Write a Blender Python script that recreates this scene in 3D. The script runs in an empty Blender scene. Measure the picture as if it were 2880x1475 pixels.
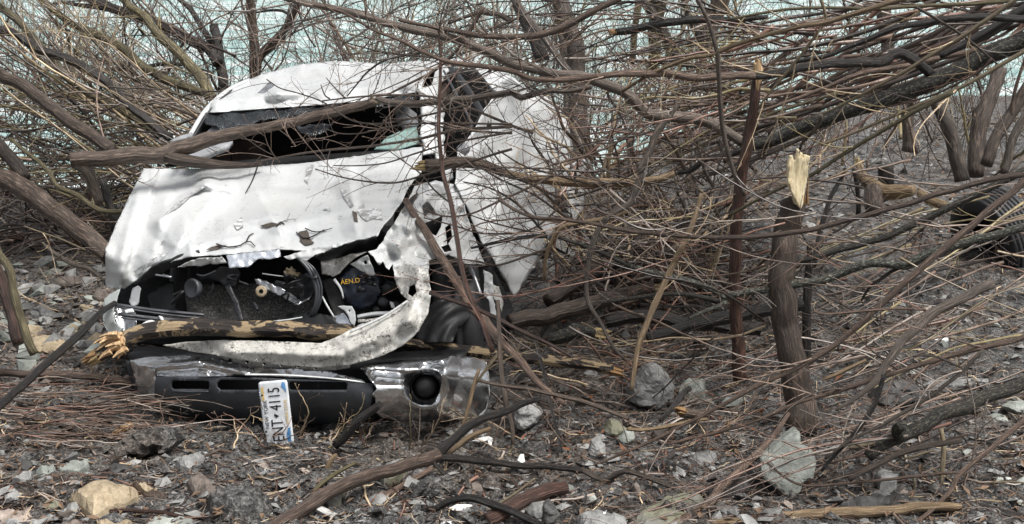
import bpy, bmesh, math, random
import numpy as np
from mathutils import Vector, Matrix, Euler, noise
from mathutils.geometry import delaunay_2d_cdt

random.seed(7)
rng = np.random.default_rng(7)
sc = bpy.context.scene
col = sc.collection

# ------------------------------------------------------------------ camera
CAM_H, PITCH, FPX = 2.17, math.radians(12.0), 4000.0
cam = bpy.data.objects.new('camera', bpy.data.cameras.new('camera'))
col.objects.link(cam)
cam.data.sensor_width = 36.0
cam.data.lens = 50.0
cam.data.clip_start, cam.data.clip_end = 0.1, 3000.0
cam.location = (0, 0, CAM_H)
cam.rotation_euler = (math.radians(90) - PITCH, 0, 0)
sc.camera = cam

# ------------------------------------------------------------------ overcast daylight
SUN_EL, SUN_ROT = math.radians(64), math.radians(120)
w = bpy.data.worlds.new("World")
sc.world = w
w.use_nodes = True
nt = w.node_tree
nt.nodes.clear()
sky = nt.nodes.new('ShaderNodeTexSky')
sky.sky_type = 'NISHITA'
sky.sun_disc = False
sky.sun_elevation, sky.sun_rotation = SUN_EL, SUN_ROT
sky.air_density, sky.dust_density, sky.ozone_density = 1.0, 4.0, 1.0
hs = nt.nodes.new('ShaderNodeHueSaturation')
hs.inputs['Saturation'].default_value = 0.22
bg = nt.nodes.new('ShaderNodeBackground')
bg.inputs['Strength'].default_value = 0.09
out = nt.nodes.new('ShaderNodeOutputWorld')
nt.links.new(sky.outputs[0], hs.inputs['Color'])
nt.links.new(hs.outputs[0], bg.inputs['Color'])
nt.links.new(bg.outputs[0], out.inputs['Surface'])
sun = bpy.data.objects.new('sun', bpy.data.lights.new('sun', 'SUN'))
col.objects.link(sun)
sun.data.energy = 2.6
sun.data.angle = math.radians(28)
sun.data.color = (1.0, 0.97, 0.93)
sd = Vector((math.sin(SUN_ROT) * math.cos(SUN_EL), math.cos(SUN_ROT) * math.cos(SUN_EL), math.sin(SUN_EL)))
sun.rotation_euler = sd.to_track_quat('Z', 'Y').to_euler()
sc.view_settings.view_transform = 'Standard'
sc.view_settings.look = 'None'
sc.view_settings.gamma = 1.0
sc.view_settings.use_curve_mapping = False
sc.view_settings.exposure = 0.68

# ------------------------------------------------------------------ rays, ground
CP, SP = math.cos(PITCH), math.sin(PITCH)

def ray(px, py):
    cx, cy = (px - 1440.0) / FPX, (737.5 - py) / FPX
    return (cx, cy * SP + CP, cy * CP - SP)

def P(px, py, Y):
    d = ray(px, py)
    t = Y / d[1]
    return Vector((d[0] * t, Y, CAM_H + d[2] * t))

def PZ(px, py, z):
    d = ray(px, py)
    t = (z - CAM_H) / d[2]
    return Vector((d[0] * t, d[1] * t, z))

def proj(p):
    dy, dz = p[1], p[2] - CAM_H
    depth = dy * CP - dz * SP
    return 1440 + FPX * p[0] / depth, 737.5 - FPX * (dy * SP + dz * CP) / depth

def sstep(a, b, x):
    t = min(1.0, max(0.0, (x - a) / (b - a)))
    return t * t * (3 - 2 * t)

def shore(x):
    return 14.6 + 2.4 * sstep(0.5, 2.2, x) + 0.7 * min(9.0, max(0.0, x - 0.3)) + 0.4 * math.sin(x * 1.3)

def gbase(x, y):
    z = 0.035 * min(8.0, max(0.0, y - 8.0)) * sstep(0.8, 3.2, x)
    s = shore(x)
    z -= 1.5 * sstep(s - 1.5, s + 2.5, y)
    z += 0.05 * noise.noise((x * 0.9, y * 0.9, 0.3)) + 0.03 * noise.noise((x * 2.6, y * 2.6, 4.0))
    # scoop ploughed under the truck
    z -= 0.13 * sstep(5.85, 6.5, y) * (1 - sstep(10.5, 12.0, y)) * sstep(-2.3, -1.7, x) * (1 - sstep(-0.05, 0.35, x - 0.12 * (y - 7)))
    # root mound right of the truck
    z += 0.75 * math.exp(-(((x - 1.15) / 0.75) ** 2 + ((y - 9.3) / 0.8) ** 2))
    return z

def gz(x, y):
    z = gbase(x, y)
    a = noise.noise((x * 7.0, y * 7.0, 9.0))
    lump = noise.noise((x * 4.6, y * 5.6, 21.0)) + 0.7 * abs(noise.noise((x * 8.5, y * 9.5, 31.0)))
    z += 0.040 * lump * (1 - sstep(9.0, 13.0, y))
    return z + 0.016 * a + 0.012 * noise.noise((x * 17, y * 17, 2.0)) + 0.010 * abs(noise.noise((x * 11, y * 11, 6.0)))

def G(px, py, lift=0.0):
    z = 0.0
    for _ in range(8):
        p = PZ(px, py, z + lift)
        if p.y < 3 or p.y > 40:
            break
        z = 0.5 * z + 0.5 * gz(p.x, p.y)
    p.z = gz(p.x, p.y) + lift
    return p

def under_truck(x, y):
    return 6.75 < y < 11.5 and -2.1 + 0.1 * (y - 7) < x < 0.05 + 0.16 * (y - 7)

# ------------------------------------------------------------------ object helpers
def tag(o, label=None, cat=None, group=None, kind=None):
    if label: o['label'] = label
    if cat: o['category'] = cat
    if group: o['group'] = group
    if kind: o['kind'] = kind
    return o

def link(name, me, mat, parent=None, loc=None, smooth=True):
    o = bpy.data.objects.new(name, me)
    col.objects.link(o)
    if mat is not None and len(me.materials) == 0:
        me.materials.append(mat)
    if smooth is not None and len(me.polygons):
        me.polygons.foreach_set('use_smooth', [smooth] * len(me.polygons))
    if loc is not None:
        o.location = loc
    if parent is not None:
        o.parent = parent
        o.location = Vector(o.location) - Vector(parent.location)
    return o

def empty(name, loc=(0, 0, 0)):
    o = bpy.data.objects.new(name, None)
    o.empty_display_size = 0.1
    o.location = loc
    col.objects.link(o)
    return o

def mesh_of(V, F, origin=None, uv=None):
    me = bpy.data.meshes.new('m')
    V = np.asarray(V, dtype=float).reshape(-1, 3)
    if origin is not None:
        V = V - np.asarray(origin)
    me.from_pydata(V.tolist(), [], F)
    if uv is not None:
        l = me.uv_layers.new(name='uv')
        idx = np.zeros(len(me.loops), dtype=np.int32)
        me.loops.foreach_get('vertex_index', idx)
        l.data.foreach_set('uv', np.asarray(uv)[idx].astype(np.float32).ravel())
    me.update()
    return me

class TB:
    """collects tapering tubes of one part"""
    def __init__(self):
        self.V, self.F, self.U, self.n = [], [], [], 0

    def tube(self, path, rad, seg=6, cap=True, v0=0.0):
        path = np.asarray(path, dtype=float)
        rad = np.asarray(rad, dtype=float)
        k = len(path)
        T = np.gradient(path, axis=0)
        T /= np.linalg.norm(T, axis=1)[:, None] + 1e-12
        m = T.mean(axis=0)
        ref = np.array([0, 0, 1.0]) if abs(m[2]) < 0.75 else np.array([0.2, 1.0, 0])
        N = np.cross(T, ref)
        N /= np.linalg.norm(N, axis=1)[:, None] + 1e-12
        B = np.cross(T, N)
        a = np.linspace(0, 2 * math.pi, seg + 1)
        ring = N[:, None, :] * np.cos(a)[None, :, None] + B[:, None, :] * np.sin(a)[None, :, None]
        V = path[:, None, :] + ring * rad[:, None, None]
        self.V.append(V.reshape(-1, 3))
        L = np.concatenate([[0], np.cumsum(np.linalg.norm(np.diff(path, axis=0), axis=1))]) + v0
        U = np.stack([np.broadcast_to(np.linspace(0, 1, seg + 1), (k, seg + 1)), np.broadcast_to(L[:, None], (k, seg + 1))], axis=2)
        self.U.append(U.reshape(-1, 2))
        s, n = seg + 1, self.n
        for i in range(k - 1):
            b = n + i * s
            for j in range(seg):
                self.F.append((b + j, b + j + 1, b + s + j + 1, b + s + j))
        if cap:
            self.F.append(tuple(n + j for j in range(seg))[::-1] if False else tuple(n + seg - 1 - j for j in range(seg)))
            e = n + (k - 1) * s
            self.F.append(tuple(e + j for j in range(seg)))
        self.n += k * s

    def bud(self, p, d, r):
        p, d = np.asarray(p, float), np.asarray(d, float)
        self.tube([p - d * r * 1.2, p + d * r * 0.6, p + d * r * 2.4], [r * 0.45, r, r * 0.12], 4, cap=False)

    def build(self, name, mat, parent=None, origin=None, smooth=True):
        V = np.concatenate(self.V)
        if origin is None:
            origin = V[0]
        me = mesh_of(V, self.F, origin, np.concatenate(self.U))
        return link(name, me, mat, parent, Vector(origin), smooth)

def crom(pts, n):
    """catmull-rom through pts (k,d) resampled to n"""
    p = np.asarray(pts, float)
    if len(p) == 2:
        t = np.linspace(0, 1, n)[:, None]
        return p[0] * (1 - t) + p[1] * t
    q = np.vstack([2 * p[0] - p[1], p, 2 * p[-1] - p[-2]])
    seg = np.linalg.norm(np.diff(p, axis=0), axis=1)
    L = np.concatenate([[0], np.cumsum(seg)])
    res = []
    for s in np.linspace(0, L[-1], n):
        i = min(len(p) - 2, int(np.searchsorted(L, s, side='right') - 1))
        t = (s - L[i]) / (seg[i] + 1e-12)
        a, b, c, d = q[i], q[i + 1], q[i + 2], q[i + 3]
        res.append(0.5 * ((2 * b) + (c - a) * t + (2 * a - 5 * b + 4 * c - d) * t * t + (3 * b - a - 3 * c + d) * t ** 3))
    return np.array(res)

# ------------------------------------------------------------------ materials
class NM:
    def __init__(self, name):
        self.m = bpy.data.materials.new(name)
        self.m.use_nodes = True
        self.t = self.m.node_tree
        self.b = self.t.nodes['Principled BSDF']
    def n(self, typ, **kw):
        nd = self.t.nodes.new('ShaderNode' + typ)
        for k, v in kw.items():
            if k in nd.inputs: nd.inputs[k].default_value = v
            else: setattr(nd, k, v)
        return nd
    def l(self, a, b): self.t.links.new(a, b)
    def coord(self, kind='Object', scale=(1, 1, 1)):
        c = self.n('TexCoord')
        mp = self.n('Mapping')
        mp.inputs['Scale'].default_value = scale
        self.l(c.outputs[kind], mp.inputs['Vector'])
        return mp.outputs[0]
    def world(self, scale=(1, 1, 1)):
        g = self.n('NewGeometry')
        mp = self.n('Mapping')
        mp.inputs['Scale'].default_value = scale
        self.l(g.outputs['Position'], mp.inputs['Vector'])
        return mp.outputs[0]
    def noise(self, vec, scale, detail=4.0, rough=0.55, dist=0.0):
        nd = self.n('TexNoise', Scale=scale, Detail=detail, Roughness=rough, Distortion=dist)
        self.l(vec, nd.inputs['Vector'])
        return nd.outputs['Fac']
    def ramp(self, fac, stops):
        r = self.n('ValToRGB')
        e = r.color_ramp.elements
        while len(e) < len(stops): e.new(0.5)
        for i, (p, c) in enumerate(stops):
            e[i].position = p
            e[i].color = (c, c, c, 1) if not isinstance(c, tuple) else (*c, 1)
        self.l(fac, r.inputs['Fac'])
        return r.outputs['Color']
    def mix(self, fac, a, b, blend='MIX'):
        m = self.n('MixRGB', blend_type=blend)
        for s, v in ((m.inputs['Fac'], fac), (m.inputs['Color1'], a), (m.inputs['Color2'], b)):
            if hasattr(v, 'links') or hasattr(v, 'is_linked'): self.l(v, s)
            elif isinstance(v, tuple): s.default_value = (*v, 1)
            else: s.default_value = v
        return m.outputs[0]
    def bump(self, h, strength=0.4, dist=0.01):
        b = self.n('Bump', Strength=strength, Distance=dist)
        self.l(h, b.inputs['Height'])
        self.l(b.outputs[0], self.b.inputs['Normal'])
    def set(self, color=None, rough=None, metal=None, spec=None, coat=None):
        for k, v in (('Base Color', color), ('Roughness', rough), ('Metallic', metal), ('Specular IOR Level', spec), ('Coat Weight', coat)):
            if v is None: continue
            if hasattr(v, 'is_linked'): self.l(v, self.b.inputs[k])
            elif isinstance(v, tuple): self.b.inputs[k].default_value = (*v, 1)
            else: self.b.inputs[k].default_value = v

MAT = {}
def bark(name, c1, c2, rough=0.55, lichen=None, peel=None, streak=1.0, vary=0.5):
    m = NM(name)
    v = m.coord('UV', (9.0, 3.6, 1))
    f = m.noise(v, 3.0, 8, 0.72, 0.3)
    big = m.noise(m.coord('UV', (2.0, 2.2, 1)), 2.5, 3)
    cc = m.ramp(f, [(0.36, tuple(0.55 * x for x in c1)), (0.50, c1), (0.68, c2)])
    cc = m.mix(m.ramp(big, [(0.35, 0.0), (0.65, 0.55)]), cc, tuple(0.5 * x for x in c1))
    oi = m.n('ObjectInfo')
    hv = m.n('HueSaturation')
    mr = m.n('MapRange')
    mr.inputs['To Min'].default_value = 1 - vary * 0.6
    mr.inputs['To Max'].default_value = 1 + vary * 1.3
    m.l(oi.outputs['Random'], mr.inputs['Value'])
    m.l(mr.outputs[0], hv.inputs['Value'])
    m.l(cc, hv.inputs['Color'])
    cc = hv.outputs[0]
    if peel:
        pf = m.noise(m.coord('UV', (1.3, 2.6, 1)), 2.4, 9, 0.66, 0.8)
        cc = m.mix(m.ramp(pf, [(0.505, 0.0), (0.535, 1.0)]), cc, m.mix(m.ramp(f, [(0.3, 0.0), (0.7, 1.0)]), tuple(0.55 * x for x in peel), peel))
    if lichen:
        lf = m.noise(m.coord('UV', (5.0, 14.0, 1)), 4.0, 6, 0.75)
        cc = m.mix(m.ramp(lf, [(0.53, 0.0), (0.60, 0.9)]), cc, lichen)
    m.set(cc, rough, spec=0.5)
    m.bump(f, 0.9, 0.014)
    MAT[name] = m.m

bark('brown_bark', (0.058, 0.041, 0.031), (0.26, 0.195, 0.15), 0.48)
bark('wet_bark', (0.012, 0.010, 0.009), (0.085, 0.068, 0.057), 0.38)
bark('grey_bark', (0.085, 0.068, 0.055), (0.325, 0.26, 0.215))
bark('olive_bark', (0.085, 0.070, 0.035), (0.351, 0.299, 0.163))
bark('tan_bark', (0.22, 0.15, 0.085), (0.56, 0.42, 0.26), 0.5, vary=0.2)
bark('red_bark', (0.042, 0.020, 0.014), (0.195, 0.099, 0.07), 0.42)
bark('pink_bark', (0.095, 0.064, 0.048), (0.416, 0.293, 0.221), 0.42)
bark('dark_brown_bark', (0.034, 0.024, 0.018), (0.125, 0.086, 0.064), 0.5)
bark('lichen_bark', (0.030, 0.028, 0.022), (0.12, 0.11, 0.09), 0.6, lichen=(0.36, 0.40, 0.33))
bark('dark_lichen_bark', (0.014, 0.012, 0.010), (0.070, 0.060, 0.048), 0.6, lichen=(0.16, 0.155, 0.11))
bark('peeling_bark', (0.018, 0.013, 0.011), (0.090, 0.062, 0.046), 0.5, peel=(0.44, 0.325, 0.19), vary=0.1)
bark('dead_stalk', (0.24, 0.19, 0.12), (0.54, 0.46, 0.32), 0.6, vary=0.3)
bark('fresh_wood', (0.52, 0.38, 0.18), (0.84, 0.70, 0.42), 0.6, vary=0.1)
bark('orange_wood', (0.36, 0.20, 0.085), (0.74, 0.50, 0.26), 0.6, vary=0.1)

def twig_mat(name, c1, c2, rough=0.34):
    m = NM(name)
    oi = m.n('ObjectInfo')
    f = m.noise(m.coord('Object'), 9.0, 3)
    cc = m.mix(m.ramp(f, [(0.35, 0.0), (0.65, 1.0)]), c1, c2)
    hv = m.n('HueSaturation')
    mr = m.n('MapRange')
    mr.inputs['To Min'].default_value, mr.inputs['To Max'].default_value = 0.5, 2.0
    m.l(oi.outputs['Random'], mr.inputs['Value'])
    m.l(mr.outputs[0], hv.inputs['Value'])
    m.l(cc, hv.inputs['Color'])
    m.set(hv.outputs[0], rough, spec=0.5)
    MAT[name] = m.m
twig_mat('twig_brown', (0.044, 0.030, 0.023), (0.195, 0.140, 0.108))
twig_mat('twig_dark', (0.018, 0.014, 0.012), (0.060, 0.045, 0.038))
twig_mat('twig_olive', (0.085, 0.068, 0.036), (0.21, 0.17, 0.09))
twig_mat('twig_grey', (0.085, 0.070, 0.060), (0.27, 0.225, 0.19))
twig_mat('twig_red', (0.060, 0.030, 0.022), (0.20, 0.115, 0.085))
twig_mat('twig_tan', (0.20, 0.145, 0.09), (0.46, 0.36, 0.235))
TW = {'dark_brown_bark': 'twig_brown', 'brown_bark': 'twig_brown', 'wet_bark': 'twig_dark', 'grey_bark': 'twig_grey', 'olive_bark': 'twig_olive', 'tan_bark': 'twig_tan',
      'red_bark': 'twig_red', 'pink_bark': 'twig_brown', 'lichen_bark': 'twig_dark', 'dark_lichen_bark': 'twig_dark',
      'peeling_bark': 'twig_brown', 'dead_stalk': 'twig_tan', 'fresh_wood': 'twig_tan', 'orange_wood': 'twig_tan'}

def ground_mat():
    m = NM('silt_ground')
    v = m.world()
    big = m.noise(v, 1.1, 4, 0.6)
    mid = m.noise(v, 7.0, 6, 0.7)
    fine = m.noise(v, 55.0, 5, 0.75)
    vf = m.noise(v, 170.0, 3, 0.7)
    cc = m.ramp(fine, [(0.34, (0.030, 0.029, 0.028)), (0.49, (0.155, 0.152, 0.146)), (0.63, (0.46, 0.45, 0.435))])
    lit = m.ramp(fine, [(0.34, (0.030, 0.023, 0.018)), (0.50, (0.155, 0.124, 0.100)), (0.65, (0.42, 0.355, 0.295))])
    cc = m.mix(m.ramp(big, [(0.50, 0.0), (0.60, 0.75)]), cc, lit)
    cc = m.mix(m.ramp(mid, [(0.40, 0.92), (0.53, 0.0)]), cc, (0.016, 0.014, 0.013))  # wet mud blotches, darkened to paint in the shadowed gaps under branches
    cc = m.mix(m.ramp(vf, [(0.66, 0.0), (0.72, 0.8)]), cc, (0.36, 0.34, 0.31))
    m.set(cc, m.ramp(mid, [(0.35, 0.32), (0.62, 0.8)]))
    h = m.mix(0.5, mid, fine)
    m.bump(h, 1.0, 0.09)
    return m.m
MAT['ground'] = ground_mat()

def water_mat():
    m = NM('river_water')
    v = m.world((1.0, 0.45, 1))
    f = m.noise(v, 0.9, 8, 0.6, 0.5)
    cc = m.ramp(f, [(0.36, (0.30, 0.50, 0.47)), (0.48, (0.44, 0.62, 0.59)), (0.60, (0.78, 0.84, 0.83))])
    m.set(cc, 0.22, spec=0.4)
    wv = m.noise(m.world((2.0, 5.0, 1)), 1.4, 4, 0.6)
    m.bump(wv, 0.35, 0.12)
    return m.m
MAT['water'] = water_mat()


def rock_mat(name, c1, c2, moss=None):
    m = NM(name)
    v = m.world()
    f = m.noise(v, 22.0, 6, 0.7)
    g = m.noise(v, 5.0, 3)
    oi = m.n('ObjectInfo')
    cc = m.ramp(f, [(0.32, c1), (0.70, c2)])
    cc = m.mix(m.ramp(g, [(0.42, 0.0), (0.62, 0.55)]), cc, tuple(0.42 * x for x in c1))
    sp = m.noise(v, 130.0, 3, 0.6)
    cc = m.mix(m.ramp(sp, [(0.60, 0.0), (0.70, 0.45)]), cc, tuple(0.35 * x for x in c1))
    hv = m.n('HueSaturation')
    mr = m.n('MapRange')
    mr.inputs['To Min'].default_value, mr.inputs['To Max'].default_value = 0.6, 1.3
    m.l(oi.outputs['Random'], mr.inputs['Value'])
    m.l(mr.outputs[0], hv.inputs['Value'])
    m.l(cc, hv.inputs['Color'])
    cc = hv.outputs[0]
    if moss:
        cc = m.mix(m.ramp(g, [(0.40, 0.0), (0.58, 0.65)]), cc, moss)
    m.set(cc, 0.75)
    m.bump(f, 0.7, 0.015)
    MAT[name] = m.m
rock_mat('grey_rock', (0.19, 0.19, 0.185), (0.46, 0.455, 0.435))
rock_mat('green_rock', (0.22, 0.24, 0.215), (0.45, 0.475, 0.43))
rock_mat('tan_rock', (0.33, 0.26, 0.165), (0.60, 0.49, 0.34))
rock_mat('dark_rock', (0.035, 0.034, 0.034), (0.12, 0.115, 0.11))
rock_mat('mossy_rock', (0.16, 0.155, 0.135), (0.36, 0.35, 0.31), (0.20, 0.20, 0.12))
rock_mat('brown_rock', (0.15, 0.12, 0.10), (0.36, 0.30, 0.26))

def paint_mat(name, dirt, base=(0.56, 0.575, 0.58), speck=0.62):
    m = NM(name)
    v = m.world()
    big = m.noise(v, 2.2, 4, 0.6)
    mid = m.noise(v, 11.0, 6, 0.7, 0.6)
    fine = m.noise(v, 70.0, 4, 0.7)
    st = m.noise(m.world((9, 2.5, 2.5)), 7.0, 5, 0.7)
    # film of road dust
    cc = m.mix(m.ramp(big, [(0.40, 0.0), (0.70, 0.30 + 0.5 * dirt)]), base, (0.50, 0.49, 0.45))
    cc = m.mix(m.ramp(st, [(0.52, 0.0), (0.64, 0.16 + 0.4 * dirt)]), cc, (0.36, 0.345, 0.315))
    # chipped paint showing primer
    cc = m.mix(m.ramp(mid, [(0.655 - 0.06 * dirt, 0.0), (0.675 - 0.06 * dirt, 0.75)]), cc, (0.21, 0.205, 0.20))
    # mud specks, denser where the film is thick
    sp = m.n('Math', operation='MULTIPLY')
    m.l(m.ramp(fine, [(speck - 0.03, 0.0), (speck + 0.03, 1.0)]), sp.inputs[0])
    m.l(m.ramp(mid, [(0.42, 0.0), (0.58, 1.0)]), sp.inputs[1])
    lowf = m.noise(v, 1.7, 2)
    sp2 = m.n('Math', operation='MULTIPLY')
    m.l(sp.outputs[0], sp2.inputs[0])
    m.l(m.ramp(lowf, [(0.48 - 0.25 * dirt, 0.0), (0.60 - 0.2 * dirt, 1.0)]), sp2.inputs[1])
    cc = m.mix(sp2.outputs[0], cc, (0.09, 0.075, 0.06))
    m.set(cc, m.ramp(mid, [(0.35, 0.22), (0.65, 0.5)]), spec=0.5, coat=0.15)
    m.bump(m.mix(0.5, mid, fine), 0.06, 0.01)
    MAT[name] = m.m
paint_mat('white_paint', 0.05)
paint_mat('scuffed_white_paint', 0.38, speck=0.58)
paint_mat('muddy_white_paint', 0.85, (0.56, 0.55, 0.515), 0.54)

def simple(name, c, rough=0.5, metal=0.0, var=0.35, scale=18.0, spec=0.5, bump=0.15):
    m = NM(name)
    f = m.noise(m.world(), scale, 5, 0.65)
    a, b = tuple(max(0, x * (1 - var)) for x in c), tuple(min(1, x * (1 + var)) for x in c)
    m.set(m.ramp(f, [(0.3, a), (0.7, b)]), m.ramp(f, [(0.3, max(0.02, rough - 0.12)), (0.7, min(1, rough + 0.12))]), metal, spec)
    if bump: m.bump(f, bump, 0.01)
    MAT[name] = m.m
simple('black_plastic', (0.066, 0.072, 0.081), 0.42, scale=6, bump=0.05)
simple('engine_black', (0.009, 0.0095, 0.011), 0.5, var=0.6, scale=25)
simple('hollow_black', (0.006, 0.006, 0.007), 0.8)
simple('rubber', (0.022, 0.022, 0.024), 0.55, scale=30)
def scrape_mat():
    m = NM('primer_scrape')
    f = m.noise(m.world((1, 1, 1)), 26.0, 7, 0.75, 0.8)
    cc = m.ramp(f, [(0.44, (0.64, 0.655, 0.66)), (0.49, (0.40, 0.40, 0.395)), (0.56, (0.25, 0.25, 0.245))])
    m.set(cc, 0.5)
    MAT['primer'] = m.m
scrape_mat()
simple('dirt', (0.075, 0.062, 0.05), 0.9, scale=60, var=.6)
simple('grey_trim', (0.30, 0.31, 0.325), 0.5, scale=9)
simple('dark_trim', (0.032, 0.033, 0.037), 0.5)
simple('seat_cloth', (0.085, 0.062, 0.052), 0.8, scale=12)
simple('bare_metal', (0.50, 0.51, 0.53), 0.3, 0.85, scale=14)
simple('white_metal', (0.66, 0.68, 0.68), 0.35, scale=16, var=0.18)
simple('foil', (0.70, 0.74, 0.80), 0.28, 0.6, scale=25, var=0.2)
simple('battery_blue', (0.010, 0.015, 0.028), 0.38, scale=14)
simple('yellow_print', (0.62, 0.36, 0.03), 0.5, var=0.2)
simple('white_plastic', (0.74, 0.74, 0.72), 0.4, var=0.1)
simple('rust_leaf', (0.20, 0.075, 0.03), 0.7, var=0.5, scale=40)
simple('leaf_brown', (0.15, 0.095, 0.058), 0.75, var=0.6, scale=9)
simple('blue_print', (0.10, 0.28, 0.55), 0.4, var=0.5, scale=60)
simple('gold_print', (0.70, 0.50, 0.20), 0.45, var=0.2, scale=60)
simple('black_print', (0.012, 0.012, 0.016), 0.4)
simple('plate_white', (0.74, 0.77, 0.80), 0.32, var=0.12, scale=30)

def split_wood(name, c1, c2):
    m = NM(name)
    f = m.noise(m.world((60, 60, 5)), 2.0, 5, 0.7)
    m.set(m.ramp(f, [(0.32, c1), (0.62, c2)]), 0.65)
    m.bump(f, 0.6, 0.01)
    MAT[name] = m.m
split_wood('split_wood', (0.42, 0.30, 0.14), (0.86, 0.76, 0.52))
split_wood('split_orange', (0.30, 0.16, 0.07), (0.78, 0.56, 0.32))

def chrome_mat():
    m = NM('scraped_chrome')
    v = m.world()
    f = m.noise(v, 9.0, 6, 0.7, 0.7)
    s = m.noise(m.world((3, 3, 30)), 6.0, 4, 0.7)
    fine = m.noise(v, 60.0, 4, 0.7)
    cc = m.ramp(f, [(0.35, (0.72, 0.73, 0.74)), (0.65, (0.88, 0.89, 0.90))])
    cc = m.mix(m.ramp(fine, [(0.60, 0.0), (0.70, 0.6)]), cc, (0.12, 0.105, 0.09))
    m.set(cc, m.ramp(s, [(0.35, 0.06), (0.7, 0.24)]), 0.95)
    m.bump(f, 0.12, 0.02)
    MAT['chrome'] = m.m
chrome_mat()
def crumb_mat():
    m = NM('shattered_tinted_glass')
    vo = m.n('TexVoronoi', Scale=95.0)
    m.l(m.world(), vo.inputs['Vector'])
    cc = m.ramp(vo.outputs['Distance'], [(0.05, (0.20, 0.22, 0.23)), (0.30, (0.030, 0.034, 0.038)), (0.7, (0.008, 0.010, 0.012))])
    m.set(cc, 0.2, spec=0.6)
    m.bump(vo.outputs['Distance'], 0.6, 0.01)
    MAT['crumb_glass'] = m.m
crumb_mat()
def glass_mat():
    m = NM('green_glass')
    m.set((0.42, 0.60, 0.56), 0.12, spec=0.7)
    m.b.inputs['Transmission Weight'].default_value = 0.45
    m.bump(m.noise(m.world(), 60.0, 3), 0.2, 0.01)
    MAT['green_glass'] = m.m
    m = NM('headlight_glass')
    m.set((0.62, 0.66, 0.64), 0.18, spec=0.6)
    m.b.inputs['Transmission Weight'].default_value = 0.6
    MAT['lens'] = m.m
glass_mat()
def mesh_grille_mat():
    m = NM('radiator_core')
    v = m.world()
    f = m.noise(v, 120.0, 3, 0.7)
    g = m.noise(v, 9.0, 4)
    cc = m.ramp(f, [(0.38, (0.018, 0.018, 0.018)), (0.56, (0.10, 0.097, 0.09)), (0.70, (0.36, 0.34, 0.31))])
    cc = m.mix(m.ramp(g, [(0.4, 0.0), (0.7, 0.7)]), cc, (0.012, 0.012, 0.013))
    m.set(cc, 0.6)
    m.bump(f, 0.6, 0.01)
    MAT['core'] = m.m
mesh_grille_mat()
# ------------------------------------------------------------------ setting: ground, river
def axis(lo, hi, step, far, grow=1.18):
    a = list(np.arange(lo, hi, step))
    s, x = step, a[-1]
    while x < far:
        s *= grow
        x += s
        a.append(x)
    s, x = step, a[0]
    while x > -far:
        s *= grow
        x -= s
        a.insert(0, x)
    return a

def build_ground():
    xs = axis(-3.6, 3.8, 0.026, 60)
    ys = list(np.arange(4.9, 8.4, 0.024))
    s = 0.024
    while ys[-1] < 70:
        s *= 1.014 if ys[-1] < 20 else 1.15
        ys.append(ys[-1] + s)
    s, y = 0.05, 4.9
    while y > -40:
        s *= 1.3
        y -= s
        ys.insert(0, y)
    V = [(x, y, gz(x, y)) for y in ys for x in xs]
    nx = len(xs)
    F = [(j * nx + i, j * nx + i + 1, (j + 1) * nx + i + 1, (j + 1) * nx + i) for j in range(len(ys) - 1) for i in range(nx - 1)]
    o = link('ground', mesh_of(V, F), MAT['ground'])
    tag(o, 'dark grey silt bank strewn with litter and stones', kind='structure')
build_ground()
wv = [(-900, 8.5, -0.42), (900, 8.5, -0.42), (900, 1600, -0.42), (-900, 1600, -0.42)]
tag(link('river_water', mesh_of(wv, [(0, 1, 2, 3)]), MAT['water']), 'pale turquoise river water behind the trees', kind='structure')

# ------------------------------------------------------------------ sheet metal
def dens(poly, sp, jag=0.0, seed=0):
    res = []
    n = len(poly)
    for i in range(n):
        a, b = np.array(poly[i], float), np.array(poly[(i + 1) % n], float)
        k = max(1, int(np.hypot(*(b - a)[:2]) / sp))
        for j in range(k):
            p = a + (b - a) * j / k
            if jag:
                nrm = np.array([-(b - a)[1], (b - a)[0]]) / (np.hypot(*(b - a)[:2]) + 1e-9)
                d = jag * (noise.noise((p[0] * 0.045, p[1] * 0.045, seed + 5.1)) + 0.6 * noise.noise((p[0] * 0.13, p[1] * 0.13, seed)))
                p[:2] += nrm * d
            res.append(p)
    return np.array(res)

def inpoly(x, y, poly):
    c = False
    n = len(poly)
    j = n - 1
    for i in range(n):
        xi, yi, xj, yj = poly[i][0], poly[i][1], poly[j][0], poly[j][1]
        if (yi > y) != (yj > y) and x < (xj - xi) * (y - yi) / (yj - yi + 1e-12) + xi:
            c = not c
        j = i
    return c

def depth_fn(ctrl):
    C = np.array(ctrl, float)
    m = C[:, :2].mean(axis=0)
    X = (C[:, :2] - m) / 300.0
    A = np.column_stack([np.ones(len(C)), X])
    co, *_ = np.linalg.lstsq(A, C[:, 2], rcond=None)
    R = C[:, 2] - A @ co
    def f(px, py):
        q = (np.array([px, py]) - m) / 300.0
        d = np.hypot(C[:, 0] - px, C[:, 1] - py)
        wgt = 1.0 / (d + 6.0) ** 2.2
        return co[0] + co[1] * q[0] + co[2] * q[1] + (wgt * R).sum() / wgt.sum()
    return f

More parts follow.
